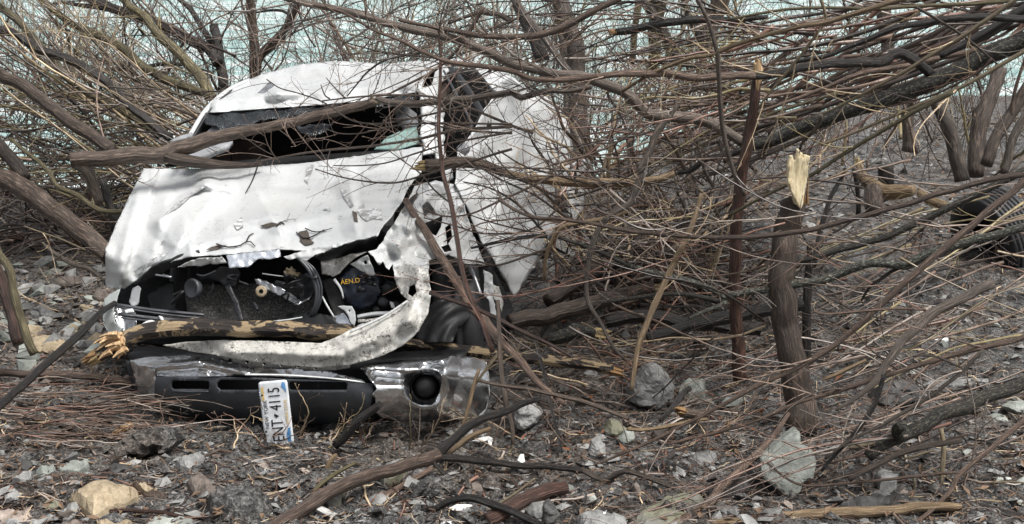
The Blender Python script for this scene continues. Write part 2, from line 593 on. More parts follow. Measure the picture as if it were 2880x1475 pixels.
def sheet(name, ctrl, mat, sp=14, disp=None, thick=0.003, parent=None, jag=0.0, holes=(), extra=(), smooth=True, seed=0, label=None):
    """sheet of metal, plastic or glass: outline points (px, py, Y) and inner points give its place in depth"""
    f = depth_fn(list(ctrl) + list(extra))
    out = dens(ctrl, sp, jag, seed)
    loops = [out[:, :2]] + [dens([(*h, 0) for h in hole], sp * 0.6)[:, :2] for hole in holes]
    pts, edges, k = [], [], 0
    for L in loops:
        n = len(L)
        pts += [tuple(p) for p in L]
        edges += [(k + i, k + (i + 1) % n) for i in range(n)]
        k += n
    x0, y0 = out[:, 0].min(), out[:, 1].min()
    x1, y1 = out[:, 0].max(), out[:, 1].max()
    r = random.Random(seed + 3)
    y, row = y0 + sp * 0.5, 0
    op = [tuple(p[:2]) for p in out]
    while y < y1:
        x = x0 + sp * (0.5 if row % 2 else 0.0)
        while x < x1:
            xx, yy = x + r.uniform(-.2, .2) * sp, y + r.uniform(-.2, .2) * sp
            if inpoly(xx, yy, op):
                pts.append((xx, yy))
            x += sp
        y += sp * 0.87
        row += 1
    vs, _, fs, *_ = delaunay_2d_cdt([Vector(p) for p in pts], edges, [], 0, 1e-4)
    hl = [[tuple(p) for p in L] for L in loops[1:]]
    F = []
    for t in fs:
        cx, cy = sum(vs[i][0] for i in t) / 3, sum(vs[i][1] for i in t) / 3
        if inpoly(cx, cy, op) and not any(inpoly(cx, cy, h) for h in hl):
            F.append(tuple(t)[::-1])
    V = []
    for p in vs:
        Y = f(p[0], p[1])
        if disp: Y -= disp(p[0], p[1])
        V.append(P(p[0], p[1], Y))
    org = V[0]
    me = mesh_of([list(v) for v in V], F, org)
    o = link(name, me, MAT[mat], parent, Vector(org), smooth)
    if thick:
        s = o.modifiers.new('gauge', 'SOLIDIFY')
        s.thickness = thick
        s.offset = -1
    if label: o['label'] = label
    return o

def tent(px, py, a, b, wd):
    ax, ay, bx, by = *a, *b
    dx, dy = bx - ax, by - ay
    t = max(0, min(1, ((px - ax) * dx + (py - ay) * dy) / (dx * dx + dy * dy)))
    d = math.hypot(px - ax - t * dx, py - ay - t * dy)
    return max(0.0, 1 - d / wd)

def crease(px, py, s, seed):
    return 1 - 2 * abs(noise.noise((px / s, py / s, seed)))

def px_tube(tb, pts, wpx, n=16, seg=8, w1=None):
    """tube through (px, py, Y) points, widths in photo pixels turned into metres at that depth"""
    c = crom(pts, n)
    V = [P(a, b, Y) for a, b, Y in c]
    w1 = wpx if w1 is None else w1
    rad = [0.5 * (wpx + (w1 - wpx) * i / (n - 1)) * c[i][2] / FPX for i in range(n)]
    tb.tube([list(v) for v in V], rad, seg)

def bar(name, pts, wpx, mat, parent, n=12, seg=6, w1=None):
    tb = TB()
    px_tube(tb, pts, wpx, n, seg, w1)
    return tb.build(name, MAT[mat], parent)

def box(name, c, size, mat, parent, rot=(0, 0, 0), bev=0.01):
    bm = bmesh.new()
    bmesh.ops.create_cube(bm, size=1)
    bmesh.ops.scale(bm, vec=size, verts=bm.verts)
    if bev: bmesh.ops.bevel(bm, geom=bm.edges[:], offset=bev, segments=2, affect='EDGES')
    bmesh.ops.rotate(bm, matrix=Euler(rot).to_matrix(), verts=bm.verts)
    me = bpy.data.meshes.new(name)
    bm.to_mesh(me)
    bm.free()
    return link(name, me, MAT[mat], parent, Vector(c), False)

def lathe(name, prof, c, axis_dir, mat, parent, seg=32, smooth=True):
    q = Vector(axis_dir).to_track_quat('Z', 'Y').to_matrix()
    V, F = [], []
    for r, z in prof:
        for j in range(seg):
            a = 2 * math.pi * j / seg
            V.append(list(q @ Vector((r * math.cos(a), r * math.sin(a), z))))
    for i in range(len(prof) - 1):
        for j in range(seg):
            a, b = i * seg + j, i * seg + (j + 1) % seg
            F.append((a, b, b + seg, a + seg))
    return link(name, mesh_of(V, F), MAT[mat], parent, Vector(c), smooth)

# ------------------------------------------------------------------ the wrecked truck
truck = empty('pickup_truck', P(850, 1190, 7.0))
tag(truck, 'wrecked white pickup truck with crushed roof, torn front and missing grille lying under branches', 'truck')

# hood
def ridge(px, py, a, b, wa, wb):
    """a pressed fold: sharp on one side (wa), long on the other (wb); 1 on the line"""
    ax, ay, bx, by = *a, *b
    dx, dy = bx - ax, by - ay
    L = math.hypot(dx, dy)
    t = ((px - ax) * dx + (py - ay) * dy) / (L * L)
    e = max(0.0, -t, t - 1) * L
    s = ((px - ax) * dy - (py - ay) * dx) / L
    d = math.hypot(s / (wa if s > 0 else wb), e / 40.0)
    return max(0.0, 1 - d)
def hood_d(px, py):
    q = 0.22 * ridge(px, py, (446, 622), (580, 520), 22, 90) + 0.17 * ridge(px, py, (575, 521), (632, 532), 60, 16)
    q += 0.08 * ridge(px, py, (735, 560), (790, 650), 10, 70)
    q += 0.10 * ridge(px, py, (985, 500), (1000, 640), 18, 44)
    q += 0.12 * ridge(px, py, (520, 640), (545, 735), 18, 60) + 0.10 * ridge(px, py, (392, 520), (330, 770), 26, 70) + 0.07 * ridge(px, py, (470, 560), (430, 720), 20, 50)
    q += 0.11 * ridge(px, py, (640, 640), (760, 612), 40, 22) + 0.11 * ridge(px, py, (790, 640), (950, 600), 40, 22) + 0.08 * ridge(px, py, (560, 690), (700, 664), 30, 18)
    q += 0.09 * ridge(px, py, (990, 470), (1170, 438), 26, 16) + 0.09 * ridge(px, py, (1020, 560), (1120, 560), 30, 18) + 0.08 * ridge(px, py, (960, 520), (1150, 478), 18, 40)
    q += 0.10 * ridge(px, py, (440, 480), (335, 800), 12, 40) + 0.08 * ridge(px, py, (600, 560), (500, 690), 10, 50)
    q -= 0.22 * max(0.0, (py - 640 - 0.03 * (700 - px)) / 130.0) ** 2
    q += 0.016 * noise.noise((px / 95, py / 60, 1.0)) + 0.030 * crease(px, py, 70, 7.7) * sstep(560, 700, py) + 0.012 * crease(px, py, 60, 2.7)
    q += 0.010 * noise.noise((px / 26, py / 20, 2.0)) * (0.3 + sstep(560, 680, py))
    return q * 0.55
hood_pts = [(404, 474, 8.15), (500, 476, 8.16), (625, 474, 8.14), (837, 461, 8.05), (996, 440, 8.0), (1110, 424, 7.95), (1187, 413, 7.9),
            (1186, 482, 7.65), (1150, 525, 7.45), (1134, 562, 7.28), (1100, 610, 7.1), (1070, 645, 6.98), (1062, 663, 6.94),
            (960, 690, 6.93), (890, 706, 6.93), (784, 702, 6.95), (635, 716, 6.98), (540, 722, 7.0), (487, 734, 7.0), (428, 760, 7.02), (375, 792, 7.04),
            (350, 814, 7.08), (322, 812, 7.12), (296, 809, 7.16), (297, 700, 7.3), (327, 631, 7.55), (359, 562, 7.85)]
hood = sheet('hood', hood_pts, 'white_paint', 7, hood_d, 0.004, truck, jag=2.0, seed=1)
hood_f = depth_fn(hood_pts)
def on_hood(name, cr, mat, sp=6):
    o_ = [(200 + .5307 * a, 100 + .5307 * b) for a, b in cr]
    f = lambda a, b: hood_f(a, b) - hood_d(a, b) - .012
    return sheet(name, [(a, b, f(a, b)) for a, b in o_], mat, sp, None, 0, truck, 2.0, seed=len(cr), extra=[(sum(p[0] for p in o_) / len(o_), sum(p[1] for p in o_) / len(o_), f(sum(p[0] for p in o_) / len(o_), sum(p[1] for p in o_) / len(o_)))])
for cr, mt in (([(1238, 770), (1250, 700), (1275, 682), (1290, 690), (1268, 740), (1255, 790)], 'primer'), ([(1425, 770), (1445, 780), (1465, 850), (1498, 900), (1480, 912), (1448, 870), (1430, 820)], 'primer'),
               ([(1530, 900), (1552, 885), (1558, 930), (1600, 912), (1640, 920), (1652, 978), (1600, 968), (1570, 985), (1540, 968), (1512, 930)], 'primer'), ([(1205, 1040), (1250, 1030), (1268, 1078), (1290, 1100), (1240, 1112), (1215, 1090)], 'dirt'),
               ([(480, 962), (540, 905), (610, 850), (690, 800), (730, 792), (640, 850), (560, 918)], 'primer'), ([(860, 1000), (905, 960), (912, 1010), (880, 1030)], 'primer'), ([(1000, 1010), (1060, 990), (1120, 1000), (1090, 1012), (1030, 1022)], 'dirt'),
               ([(1330, 925), (1372, 905), (1376, 930)], 'primer'), ([(330, 1250), (420, 1190), (520, 1150), (430, 1215), (350, 1275)], 'primer'), ([(1490, 930), (1515, 940), (1520, 990), (1500, 985)], 'dirt'), ([(700, 1140), (760, 1115), (830, 1110), (770, 1135)], 'dirt')):
    on_hood('paint_scrape', cr, mt)
# folded edge of the hood and torn pieces hanging from it
fold = sheet('hood_inner_frame', [(428, 752, 7.03), (500, 722, 7.03), (560, 706, 7.05), (568, 722, 7.08), (500, 748, 7.07), (440, 776, 7.08), (400, 800, 7.1), (378, 800, 7.06)], 'dark_trim', 9, None, 0.01, truck, 3, seed=2)
sheet('torn_edge', [(497, 752, 6.97), (560, 727, 6.95), (624, 722, 6.94), (637, 738, 6.94), (612, 744, 6.95), (590, 740, 6.96), (566, 750, 6.97), (545, 745, 6.97), (520, 752, 6.98)], 'scuffed_white_paint', 6, lambda a, b: 0.012 * crease(a, b, 20, 1), 0.003, truck, 4, seed=4)
sheet('foil_shield', [(636, 718, 6.93), (716, 710, 6.91), (786, 702, 6.9), (790, 722, 6.88), (760, 730, 6.88), (728, 728, 6.89), (696, 752, 6.86), (644, 754, 6.87)], 'foil', 7, lambda a, b: 0.014 * crease(a, b, 26, 5), 0.003, truck, 2, seed=5)
sheet('torn_edge', [(797, 722, 6.9), (860, 704, 6.89), (940, 688, 6.88), (1000, 676, 6.88), (930, 702, 6.87), (880, 722, 6.86), (862, 734, 6.85), (836, 726, 6.87), (815, 730, 6.89)], 'white_paint', 6, lambda a, b: 0.015 * crease(a, b, 24, 8), 0.003, truck, 4, seed=6)
sheet('hood_hinge_bar', [(880, 724, 6.9), (960, 692, 6.9), (1058, 666, 6.92), (1062, 700, 6.98), (980, 716, 7.0), (905, 738, 6.98)], 'engine_black', 10, lambda a, b: 0.03 * crease(a, b, 40, 2), 0.006, truck, 3, seed=7)

# cab: roof, pillars, glass
def roof_d(px, py):
    d = 0.20 * ridge(px, py, (610, 292), (780, 268), 46, 18) + 0.22 * ridge(px, py, (780, 268), (1182, 236), 50, 20)
    d += 0.14 * ridge(px, py, (850, 188), (990, 236), 18, 44) + 0.13 * ridge(px, py, (1040, 186), (1150, 232), 18, 40) + 0.12 * ridge(px, py, (740, 220), (830, 250), 16, 36)
    d *= .7
    d += 0.03 * noise.noise((px / 70, py / 40, 4.0)) + 0.035 * crease(px, py, 80, 8.0) + 0.014 * crease(px, py, 30, 9.0)
    return d
roof_pts = [(577, 318, 8.5), (651, 312, 8.46), (757, 304, 8.42), (837, 299, 8.4), (996, 286, 8.34), (1100, 270, 8.3), (1184, 257, 8.28), (1196, 215, 8.7),
            (1243, 172, 9.35), (1160, 172, 9.45), (1076, 181, 9.5), (1000, 174, 9.55), (943, 172, 9.6), (837, 182, 9.6), (731, 211, 9.4), (656, 243, 9.1), (593, 286, 8.75)]
roof = sheet('roof', roof_pts, 'white_paint', 7, roof_d, 0.004, truck, 1.5, seed=11)
sheet('roof_tear', [(725, 262, 8.72), (757, 232, 8.9), (770, 240, 8.8), (752, 262, 8.68)], 'bare_metal', 8, None, 0.003, truck, 2, seed=12)
bar('roof_rail', [(497, 452, 8.05), (540, 372, 8.28), (583, 305, 8.55), (640, 255, 8.9), (700, 225, 9.25)], 15, 'white_paint', truck, 24, 8, 10)
bar('drip_trim', [(508, 450, 8.03), (552, 372, 8.25), (597, 302, 8.52), (652, 254, 8.86)], 5, 'dark_trim', truck, 20, 6)
# right hand pillar of the windshield and its torn trim
sheet('pillar', [(1180, 248, 8.24), (1222, 240, 8.3), (1226, 300, 8.2), (1222, 380, 8.0), (1226, 430, 7.9), (1192, 436, 7.86), (1184, 380, 7.95), (1190, 310, 8.15)], 'white_paint', 9, lambda a, b: .02 * crease(a, b, 30, 1), 0.02, truck, 4, seed=13)
sheet('pillar', [(1226, 190, 8.9), (1250, 182, 8.95), (1262, 196, 8.8), (1240, 236, 8.5), (1236, 290, 8.3), (1252, 320, 8.25), (1240, 350, 8.15), (1224, 300, 8.2), (1216, 240, 8.4)], 'scuffed_white_paint', 9, None, 0.02, truck, 3, seed=14)
sheet('door_post', [(1228, 330, 8.1), (1246, 330, 8.12), (1250, 420, 7.95), (1276, 500, 7.75), (1256, 516, 7.7), (1226, 440, 7.85)], 'scuffed_white_paint', 9, lambda a, b: .03 * crease(a, b, 26, 4), 0.02, truck, 5, seed=15)
# shattered laminated windscreen hanging from the header
def glass_d(px, py): return 0.025 * noise.noise((px / 50, py / 50, 5)) + 0.008 * noise.noise((px / 9, py / 9, 1))
sheet('windshield_glass', [(578, 320, 8.47), (660, 315, 8.43), (760, 307, 8.4), (900, 297, 8.35), (1000, 289, 8.32), (1100, 274, 8.28), (1182, 261, 8.26), (1180, 276, 8.24), (1080, 296, 8.25),
      (960, 306, 8.26), (860, 318, 8.27), (812, 330, 8.24), (770, 334, 8.24), (735, 336, 8.22), (706, 352, 8.2), (668, 352, 8.2), (664, 372, 8.16), (630, 372, 8.18), (606, 356, 8.22), (590, 352, 8.26), (572, 346, 8.34)], 'crumb_glass', 8, glass_d, 0.006, truck, 5, seed=16)
sheet('windshield_glass', [(832, 358, 8.12), (880, 350, 8.1), (936, 348, 8.1), (925, 366, 8.06), (900, 378, 8.03), (862, 380, 8.03), (845, 370, 8.06)], 'crumb_glass', 7, glass_d, 0.006, truck, 6, seed=17)
sheet('side_glass', [(1052, 420, 7.98), (1090, 384, 8.05), (1140, 362, 8.1), (1172, 356, 8.12), (1180, 404, 7.96), (1120, 420, 7.93)], 'green_glass', 12, None, 0.006, truck, 2, seed=18)
# cab interior seen through the missing windscreen
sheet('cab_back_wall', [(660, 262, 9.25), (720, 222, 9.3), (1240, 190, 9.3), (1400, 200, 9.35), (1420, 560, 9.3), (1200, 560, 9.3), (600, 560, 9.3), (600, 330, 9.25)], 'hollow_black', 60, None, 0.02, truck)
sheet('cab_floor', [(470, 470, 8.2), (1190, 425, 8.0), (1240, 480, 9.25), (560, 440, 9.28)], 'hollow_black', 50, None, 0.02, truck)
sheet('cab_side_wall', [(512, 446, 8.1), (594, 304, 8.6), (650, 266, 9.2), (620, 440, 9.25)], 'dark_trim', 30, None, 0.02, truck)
seatp = sheet('seat', [(572, 458, 8.6), (590, 420, 8.65), (640, 398, 8.7), (700, 395, 8.72), (745, 405, 8.74), (752, 452, 8.62), (690, 462, 8.6), (620, 464, 8.6)], 'seat_cloth', 12, lambda a, b: .05 * math.sin(a / 22.0) + .02 * crease(a, b, 40, 3), 0.10, truck, seed=19)
bar('seat_seam', [(645, 400, 8.62), (650, 430, 8.6), (652, 460, 8.55)], 4, 'hollow_black', truck, 8, 5)
sheet('headrest', [(1112, 306, 8.7), (1146, 300, 8.7), (1172, 320, 8.68), (1178, 352, 8.6), (1130, 360, 8.6), (1112, 340, 8.64)], 'grey_trim', 9, lambda a, b: .05 * math.cos((a - 1145) / 26.0), 0.09, truck, seed=20)
sheet('dash_panel', [(520, 428, 8.14), (560, 390, 8.22), (603, 351, 8.32), (618, 352, 8.3), (624, 368, 8.26), (596, 404, 8.18), (560, 432, 8.1), (532, 442, 8.08)], 'grey_trim', 9, lambda a, b: .02 * noise.noise((a / 30, b / 30, 1)), 0.02, truck, 1.5, seed=21)
sheet('dash_panel', [(518, 442, 8.08), (580, 412, 8.12), (655, 397, 8.16), (640, 412, 8.1), (590, 432, 8.05), (548, 450, 8.02), (530, 454, 8.02)], 'grey_trim', 8, None, 0.03, truck, 1, seed=22)
sheet('mirror', [(483, 392, 8.0), (506, 384, 8.0), (540, 372, 8.02), (535, 384, 8.0), (500, 398, 7.98), (488, 404, 7.98)], 'grey_trim', 7, None, 0.04, truck, 1, seed=23)
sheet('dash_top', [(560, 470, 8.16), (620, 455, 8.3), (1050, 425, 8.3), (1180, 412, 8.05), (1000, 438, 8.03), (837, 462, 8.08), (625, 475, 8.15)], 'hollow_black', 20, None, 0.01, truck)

# driver's side: buckled door hanging out, cab corner and bed side behind it
def door_d(px, py):
    d = 0.10 * tent(px, py, (1420, 470), (1400, 760), 50) - 0.06 * tent(px, py, (1480, 460), (1460, 700), 40) + 0.05 * tent(px, py, (1540, 400), (1500, 700), 40)
    d += 0.05 * ridge(px, py, (1330, 545), (1600, 480), 14, 40) + 0.03 * noise.noise((px / 80, py / 110, 2)) + 0.055 * crease(px, py, 110, 6) + 0.030 * crease(px, py, 52, 3) + 0.07 * ridge(px, py, (1420, 560), (1370, 690), 8, 60) + 0.07 * ridge(px, py, (1500, 520), (1440, 720), 8, 50) + 0.09 * ridge(px, py, (1568, 420), (1560, 640), 8, 40)
    return d
door = sheet('door', [(1290, 428, 7.72), (1340, 356, 7.95), (1364, 306, 8.15), (1392, 268, 8.4), (1400, 240, 8.6), (1437, 218, 8.8), (1485, 258, 9.0), (1528, 270, 9.1), (1576, 300, 9.2), (1600, 361, 9.2), (1612, 415, 9.2),
      (1613, 525, 9.1), (1576, 582, 8.95), (1570, 628, 8.85), (1546, 676, 8.65), (1503, 755, 8.3), (1467, 806, 8.1), (1446, 842, 7.95), (1436, 815, 7.92), (1425, 797, 7.88), (1395, 745, 7.72), (1364, 700, 7.6),
      (1336, 640, 7.52), (1318, 590, 7.5), (1300, 549, 7.52), (1281, 515, 7.6)], 'white_paint', 12, door_d, 0.006, truck, 3, seed=31)
door['label'] = 'buckled door panel bent outward'
bar('door_seam', [(1560, 470, 9.03), (1566, 530, 8.96), (1560, 600, 8.84), (1540, 655, 8.68)], 4, 'dark_trim', truck, 12, 5)
bar('door_seam', [(1345, 500, 7.70), (1400, 486, 7.98), (1480, 470, 8.4)], 3, 'primer', truck, 12, 5)
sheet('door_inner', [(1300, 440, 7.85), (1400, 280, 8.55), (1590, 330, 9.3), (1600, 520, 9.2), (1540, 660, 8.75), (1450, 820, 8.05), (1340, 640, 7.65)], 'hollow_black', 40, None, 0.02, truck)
sheet('cab_corner', [(1245, 172, 9.32), (1268, 163, 9.3), (1330, 172, 9.25), (1390, 196, 9.2), (1440, 215, 9.2), (1490, 256, 9.2), (1460, 300, 9.15), (1420, 290, 9.0), (1384, 248, 8.95), (1350, 212, 8.95), (1318, 184, 9.0), (1270, 182, 9.1)], 'white_paint', 10, lambda a, b: .04 * crease(a, b, 60, 2), 0.01, truck, 2, seed=32)
bar('window_frame', [(1258, 184, 8.95), (1300, 232, 8.6), (1345, 300, 8.3), (1372, 356, 8.1)], 22, 'dark_trim', truck, 16, 6, 20)
bar('window_frame', [(1248, 200, 8.7), (1282, 262, 8.4), (1318, 330, 8.1), (1330, 372, 8.0)], 7, 'black_plastic', truck, 16, 6)
bar('window_frame', [(1330, 190, 8.95), (1372, 240, 8.75), (1394, 274, 8.6)], 9, 'dark_trim', truck, 12, 6)
sheet('seat', [(1226, 262, 8.75), (1240, 228, 8.85), (1256, 236, 8.8), (1254, 282, 8.7), (1232, 290, 8.7)], 'seat_cloth', 8, None, 0.06, truck, seed=33, label='pink brown seat edge behind the side window')
mir = sheet('mirror', [(1284, 414, 7.62), (1298, 402, 7.6), (1312, 400, 7.6), (1308, 418, 7.58), (1294, 428, 7.58), (1286, 426, 7.6)], 'grey_trim', 6, lambda a, b: .02, 0.05, truck, 1, seed=34)
sheet('bed_side', [(1606, 470, 9.3), (1652, 430, 10.3), (1640, 600, 10.2), (1600, 640, 9.2)], 'white_paint', 20, lambda a, b: .03 * crease(a, b, 50, 1), 0.01, truck, seed=35)
# body mass behind the torn front (other sides of the cab, bed, frame)
def hexa(name, bot, top, mat, bev=0.0):
    V = [list(v) for v in bot] + [list(v) for v in top]
    F = [(3, 2, 1, 0), (4, 5, 6, 7), (0, 1, 5, 4), (1, 2, 6, 5), (2, 3, 7, 6), (3, 0, 4, 7)]
    return link(name, mesh_of(V, F, V[0]), MAT[mat], truck, Vector(V[0]), False)
hexa('bed', [(-1.60, 9.75, .25), (0.12, 9.45, .25), (0.40, 11.6, .3), (-1.25, 11.9, .3)], [(-1.62, 9.75, .80), (0.14, 9.45, .80), (0.42, 11.6, .85), (-1.27, 11.9, .85)], 'scuffed_white_paint')
hexa('frame', [(-1.35, 7.6, .12), (-.35, 7.5, .12), (0.0, 11.4, .18), (-1.0, 11.6, .18)], [(-1.35, 7.6, .36), (-.35, 7.5, .36), (0.0, 11.4, .4), (-1.0, 11.6, .4)], 'engine_black')
hexa('passenger_side', [(-1.96, 7.5, .16), (-1.88, 7.5, .16), (-1.62, 9.6, .22), (-1.70, 9.6, .22)], [(-1.98, 7.7, .80), (-1.88, 7.7, .80), (-1.64, 9.6, .84), (-1.72, 9.6, .84)], 'white_paint')

def wheel(c, ax, label=None):
    w_ = empty('wheel', c)
    w_.parent = truck
    w_.location = Vector(c) - truck.location
    prof = [(0.20, -0.11), (0.25, -0.125), (0.335, -0.12), (0.362, -0.095), (0.368, -0.04), (0.36, -0.03), (0.36, -0.015), (0.37, -0.01), (0.37, 0.01), (0.36, 0.015), (0.36, 0.03), (0.368, 0.04), (0.362, 0.095), (0.335, 0.12), (0.25, 0.125), (0.20, 0.11)]
    lathe('tyre', prof, (0, 0, 0), ax, 'rubber', None, 40).parent = w_
    lathe('rim', [(0.20, -0.11), (0.19, -0.05), (0.19, 0.05), (0.20, 0.11), (0.21, 0.115), (0.18, 0.10), (0.08, 0.06), (0.0, 0.06)], (0, 0, 0), ax, 'bare_metal', None, 32).parent = w_
    return w_
side = Vector((1, 0.02, 0.06))
wheel((-0.28, 7.34, 0.24), side)
wheel((0.16, 10.5, 0.33), side)
wheel((-1.72, 7.75, 0.30), -side)

# front corner: crumpled fender sweeping down into the torn bumper skin
def fen_d(px, py):
    return 0.055 * crease(px, py, 70, 2) + 0.035 * crease(px, py, 34, 5) + 0.03 * noise.noise((px / 26, py / 26, 1)) + 0.10 * tent(px, py, (1230, 520), (1120, 690), 34)
fender = sheet('fender', [(1166, 524, 7.52), (1225, 508, 7.58), (1283, 522, 7.62), (1300, 560, 7.55), (1318, 620, 7.42), (1345, 700, 7.3), (1366, 745, 7.24), (1310, 742, 7.08), (1262, 716, 7.0), (1206, 734, 6.9), (1208, 790, 6.8),
      (1112, 790, 6.82), (1104, 742, 6.84), (1094, 760, 6.82), (1086, 753, 6.8), (1078, 735, 6.82), (1066, 748, 6.84), (1050, 722, 6.86), (1035, 709, 6.88), (1060, 702, 6.9), (1082, 668, 6.98), (1112, 622, 7.1), (1146, 566, 7.32)],
      'scuffed_white_paint', 8, fen_d, 0.003, truck, 3, seed=41,
      holes=[[(1186, 578), (1202, 566), (1222, 588), (1226, 606), (1206, 600), (1194, 612)], [(1196, 628), (1222, 616), (1246, 606), (1240, 640), (1226, 664), (1206, 652)], [(1252, 640), (1268, 626), (1272, 668), (1258, 690)],
             [(1150, 560), (1176, 540), (1170, 560), (1150, 590)], [(1240, 694), (1262, 686), (1272, 706), (1250, 710)]])
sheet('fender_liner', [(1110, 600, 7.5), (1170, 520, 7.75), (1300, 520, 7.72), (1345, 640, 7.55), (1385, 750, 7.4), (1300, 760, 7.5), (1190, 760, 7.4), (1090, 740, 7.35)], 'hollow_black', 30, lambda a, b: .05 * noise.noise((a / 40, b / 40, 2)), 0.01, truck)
sheet('torn_strip', [(1360, 760, 7.22), (1385, 775, 7.22), (1390, 838, 7.18), (1395, 890, 7.15), (1382, 890, 7.15), (1374, 842, 7.16), (1362, 832, 7.18)], 'white_paint', 6, lambda a, b: .01 * crease(a, b, 20, 1), 0.003, truck, 4, seed=42)
sheet('torn_strip', [(1384, 800, 7.26), (1404, 806, 7.28), (1416, 850, 7.25), (1412, 882, 7.22), (1400, 850, 7.22), (1388, 842, 7.22)], 'muddy_white_paint', 6, None, 0.003, truck, 3, seed=43)
bar('strut', [(1320, 750, 7.2), (1338, 790, 7.16), (1352, 832, 7.12)], 12, 'bare_metal', truck, 8, 8)
def liner_d(px, py): return 0.06 * math.cos((px - 1250) / 38.0) + 0.012 * math.sin(math.hypot(px - 1330, py - 980) / 6.0)
sheet('wheel_liner', [(1190, 870, 6.98), (1230, 845, 7.0), (1300, 838, 7.02), (1330, 870, 7.0), (1318, 900, 6.97), (1290, 926, 6.94), (1270, 965, 6.9), (1200, 965, 6.88), (1168, 950, 6.9)], 'rubber', 9, liner_d, 0.006, truck, 2, seed=44)
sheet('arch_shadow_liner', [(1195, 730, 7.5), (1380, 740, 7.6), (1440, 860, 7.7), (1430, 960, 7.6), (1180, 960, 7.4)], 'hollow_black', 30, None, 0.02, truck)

def rib_d(px, py):
    return 0.05 * tent(px, py, (640, 990), (950, 1000), 26) + 0.06 * tent(px, py, (980, 985), (1150, 905), 34) + 0.05 * tent(px, py, (1150, 905), (1175, 760), 30) + 0.012 * crease(px, py, 60, 3) + 0.008 * noise.noise((px / 18, py / 18, 3))
skin = sheet('bumper_skin', [(457, 972, 6.88), (520, 962, 6.82), (620, 957, 6.74), (760, 960, 6.68), (860, 964, 6.64), (905, 966, 6.62), (942, 950, 6.62), (972, 934, 6.62), (1010, 918, 6.64), (1060, 896, 6.66), (1110, 872, 6.68), (1150, 846, 6.7),
      (1128, 828, 6.74), (1114, 800, 6.78), (1111, 760, 6.8), (1140, 740, 6.8), (1190, 752, 6.76), (1204, 772, 6.7), (1212, 830, 6.64), (1204, 880, 6.6), (1178, 930, 6.56), (1130, 975, 6.54), (1060, 1006, 6.54), (985, 1026, 6.55), (906, 1034, 6.57), (800, 1028, 6.62),
      (705, 1016, 6.68), (620, 1002, 6.73), (540, 988, 6.8)], 'muddy_white_paint', 8, rib_d, 0.005, truck, 1.5, seed=45,
      holes=[[(1150, 806), (1166, 800), (1172, 822), (1160, 836), (1146, 826)]])
skin['label'] = 'mud stained torn white bumper skin'
bar('skin_lip', [(985, 934, 6.58), (1030, 914, 6.6), (1080, 890, 6.62), (1130, 858, 6.65), (1158, 838, 6.68)], 9, 'scuffed_white_paint', truck, 20, 6, 7)
sheet('skin_flange', [(610, 998, 6.78), (700, 1014, 6.74), (800, 1026, 6.68), (906, 1033, 6.63), (985, 1026, 6.6), (984, 1036, 6.62), (906, 1046, 6.65), (800, 1044, 6.7), (700, 1034, 6.76), (630, 1012, 6.8)], 'muddy_white_paint', 7, None, 0.004, truck, 1.5, seed=46,
      holes=[[(646 + i * 48 - 6, 1008 + i * 4 + 6), (646 + i * 48, 1008 + i * 4), (646 + i * 48 + 7, 1008 + i * 4 + 6), (646 + i * 48, 1008 + i * 4 + 13)] for i in range(6)])

# engine bay: radiator, brackets, battery
bay = 'hollow_black'
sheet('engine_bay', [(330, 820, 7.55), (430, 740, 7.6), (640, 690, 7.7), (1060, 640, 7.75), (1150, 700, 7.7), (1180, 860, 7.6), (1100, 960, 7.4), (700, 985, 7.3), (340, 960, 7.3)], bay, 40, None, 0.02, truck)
sheet('radiator', [(520, 818, 7.22), (560, 800, 7.24), (640, 800, 7.25), (760, 796, 7.25), (880, 792, 7.22), (884, 880, 7.12), (800, 908, 7.08), (640, 912, 7.08), (530, 906, 7.1)], 'core', 14, lambda a, b: .015 * noise.noise((a / 30, b / 30, 3)), 0.03, truck, 2, seed=51)
rad2 = sheet('condenser', [(412, 830, 7.24), (470, 792, 7.26), (486, 792, 7.26), (500, 880, 7.2), (430, 886, 7.16)], 'engine_black', 14, None, 0.03, truck, seed=52)
for i in range(11):
    a = i / 10
    bar('fin', [(424 + 56 * a, 818 - 22 * a, 7.20), (440 + 56 * a, 880 - 2 * a, 7.13)], 3.0, 'dark_trim', rad2, 3, 4)
sheet('condenser', [(450, 884, 7.14), (540, 886, 7.14), (540, 908, 7.1), (450, 904, 7.1)], 'core', 14, None, 0.02, truck, seed=53)
for i, (y0, y1, ww) in enumerate(((857, 886, 10), (864, 895, 6), (884, 905, 12), (894, 912, 6))):
    bar('crossbar', [(322 + 6 * i, y0, 7.0 - .02 * i), (440, (y0 + y1) / 2 + 2, 6.98 - .02 * i), (574 - 14 * i, y1, 6.99 - .02 * i)], ww, 'black_plastic', truck, 10, 6)
bar('light_bar', [(366, 888, 6.94), (440, 893, 6.94), (535, 905, 6.94)], 3.5, 'bare_metal', truck, 8, 5)
sheet('bolt_tab', [(446, 888, 6.93), (458, 892, 6.93), (462, 902, 6.92), (450, 899, 6.92)], 'white_metal', 5, None, 0.01, truck)
sheet('bolt_tab', [(350, 872, 6.97), (372, 868, 6.96), (378, 878, 6.95), (352, 880, 6.95)], 'white_metal', 5, None, 0.01, truck)
sheet('bracket', [(558, 776, 7.14), (600, 764, 7.12), (616, 752, 7.1), (660, 752, 7.08), (676, 770, 7.1), (666, 802, 7.1), (652, 812, 7.1), (632, 806, 7.1), (616, 792, 7.12), (586, 786, 7.14), (566, 788, 7.14)], 'dark_trim', 8, lambda a, b: .02 * noise.noise((a / 24, b / 24, 1)), 0.012, truck, 2, seed=54)
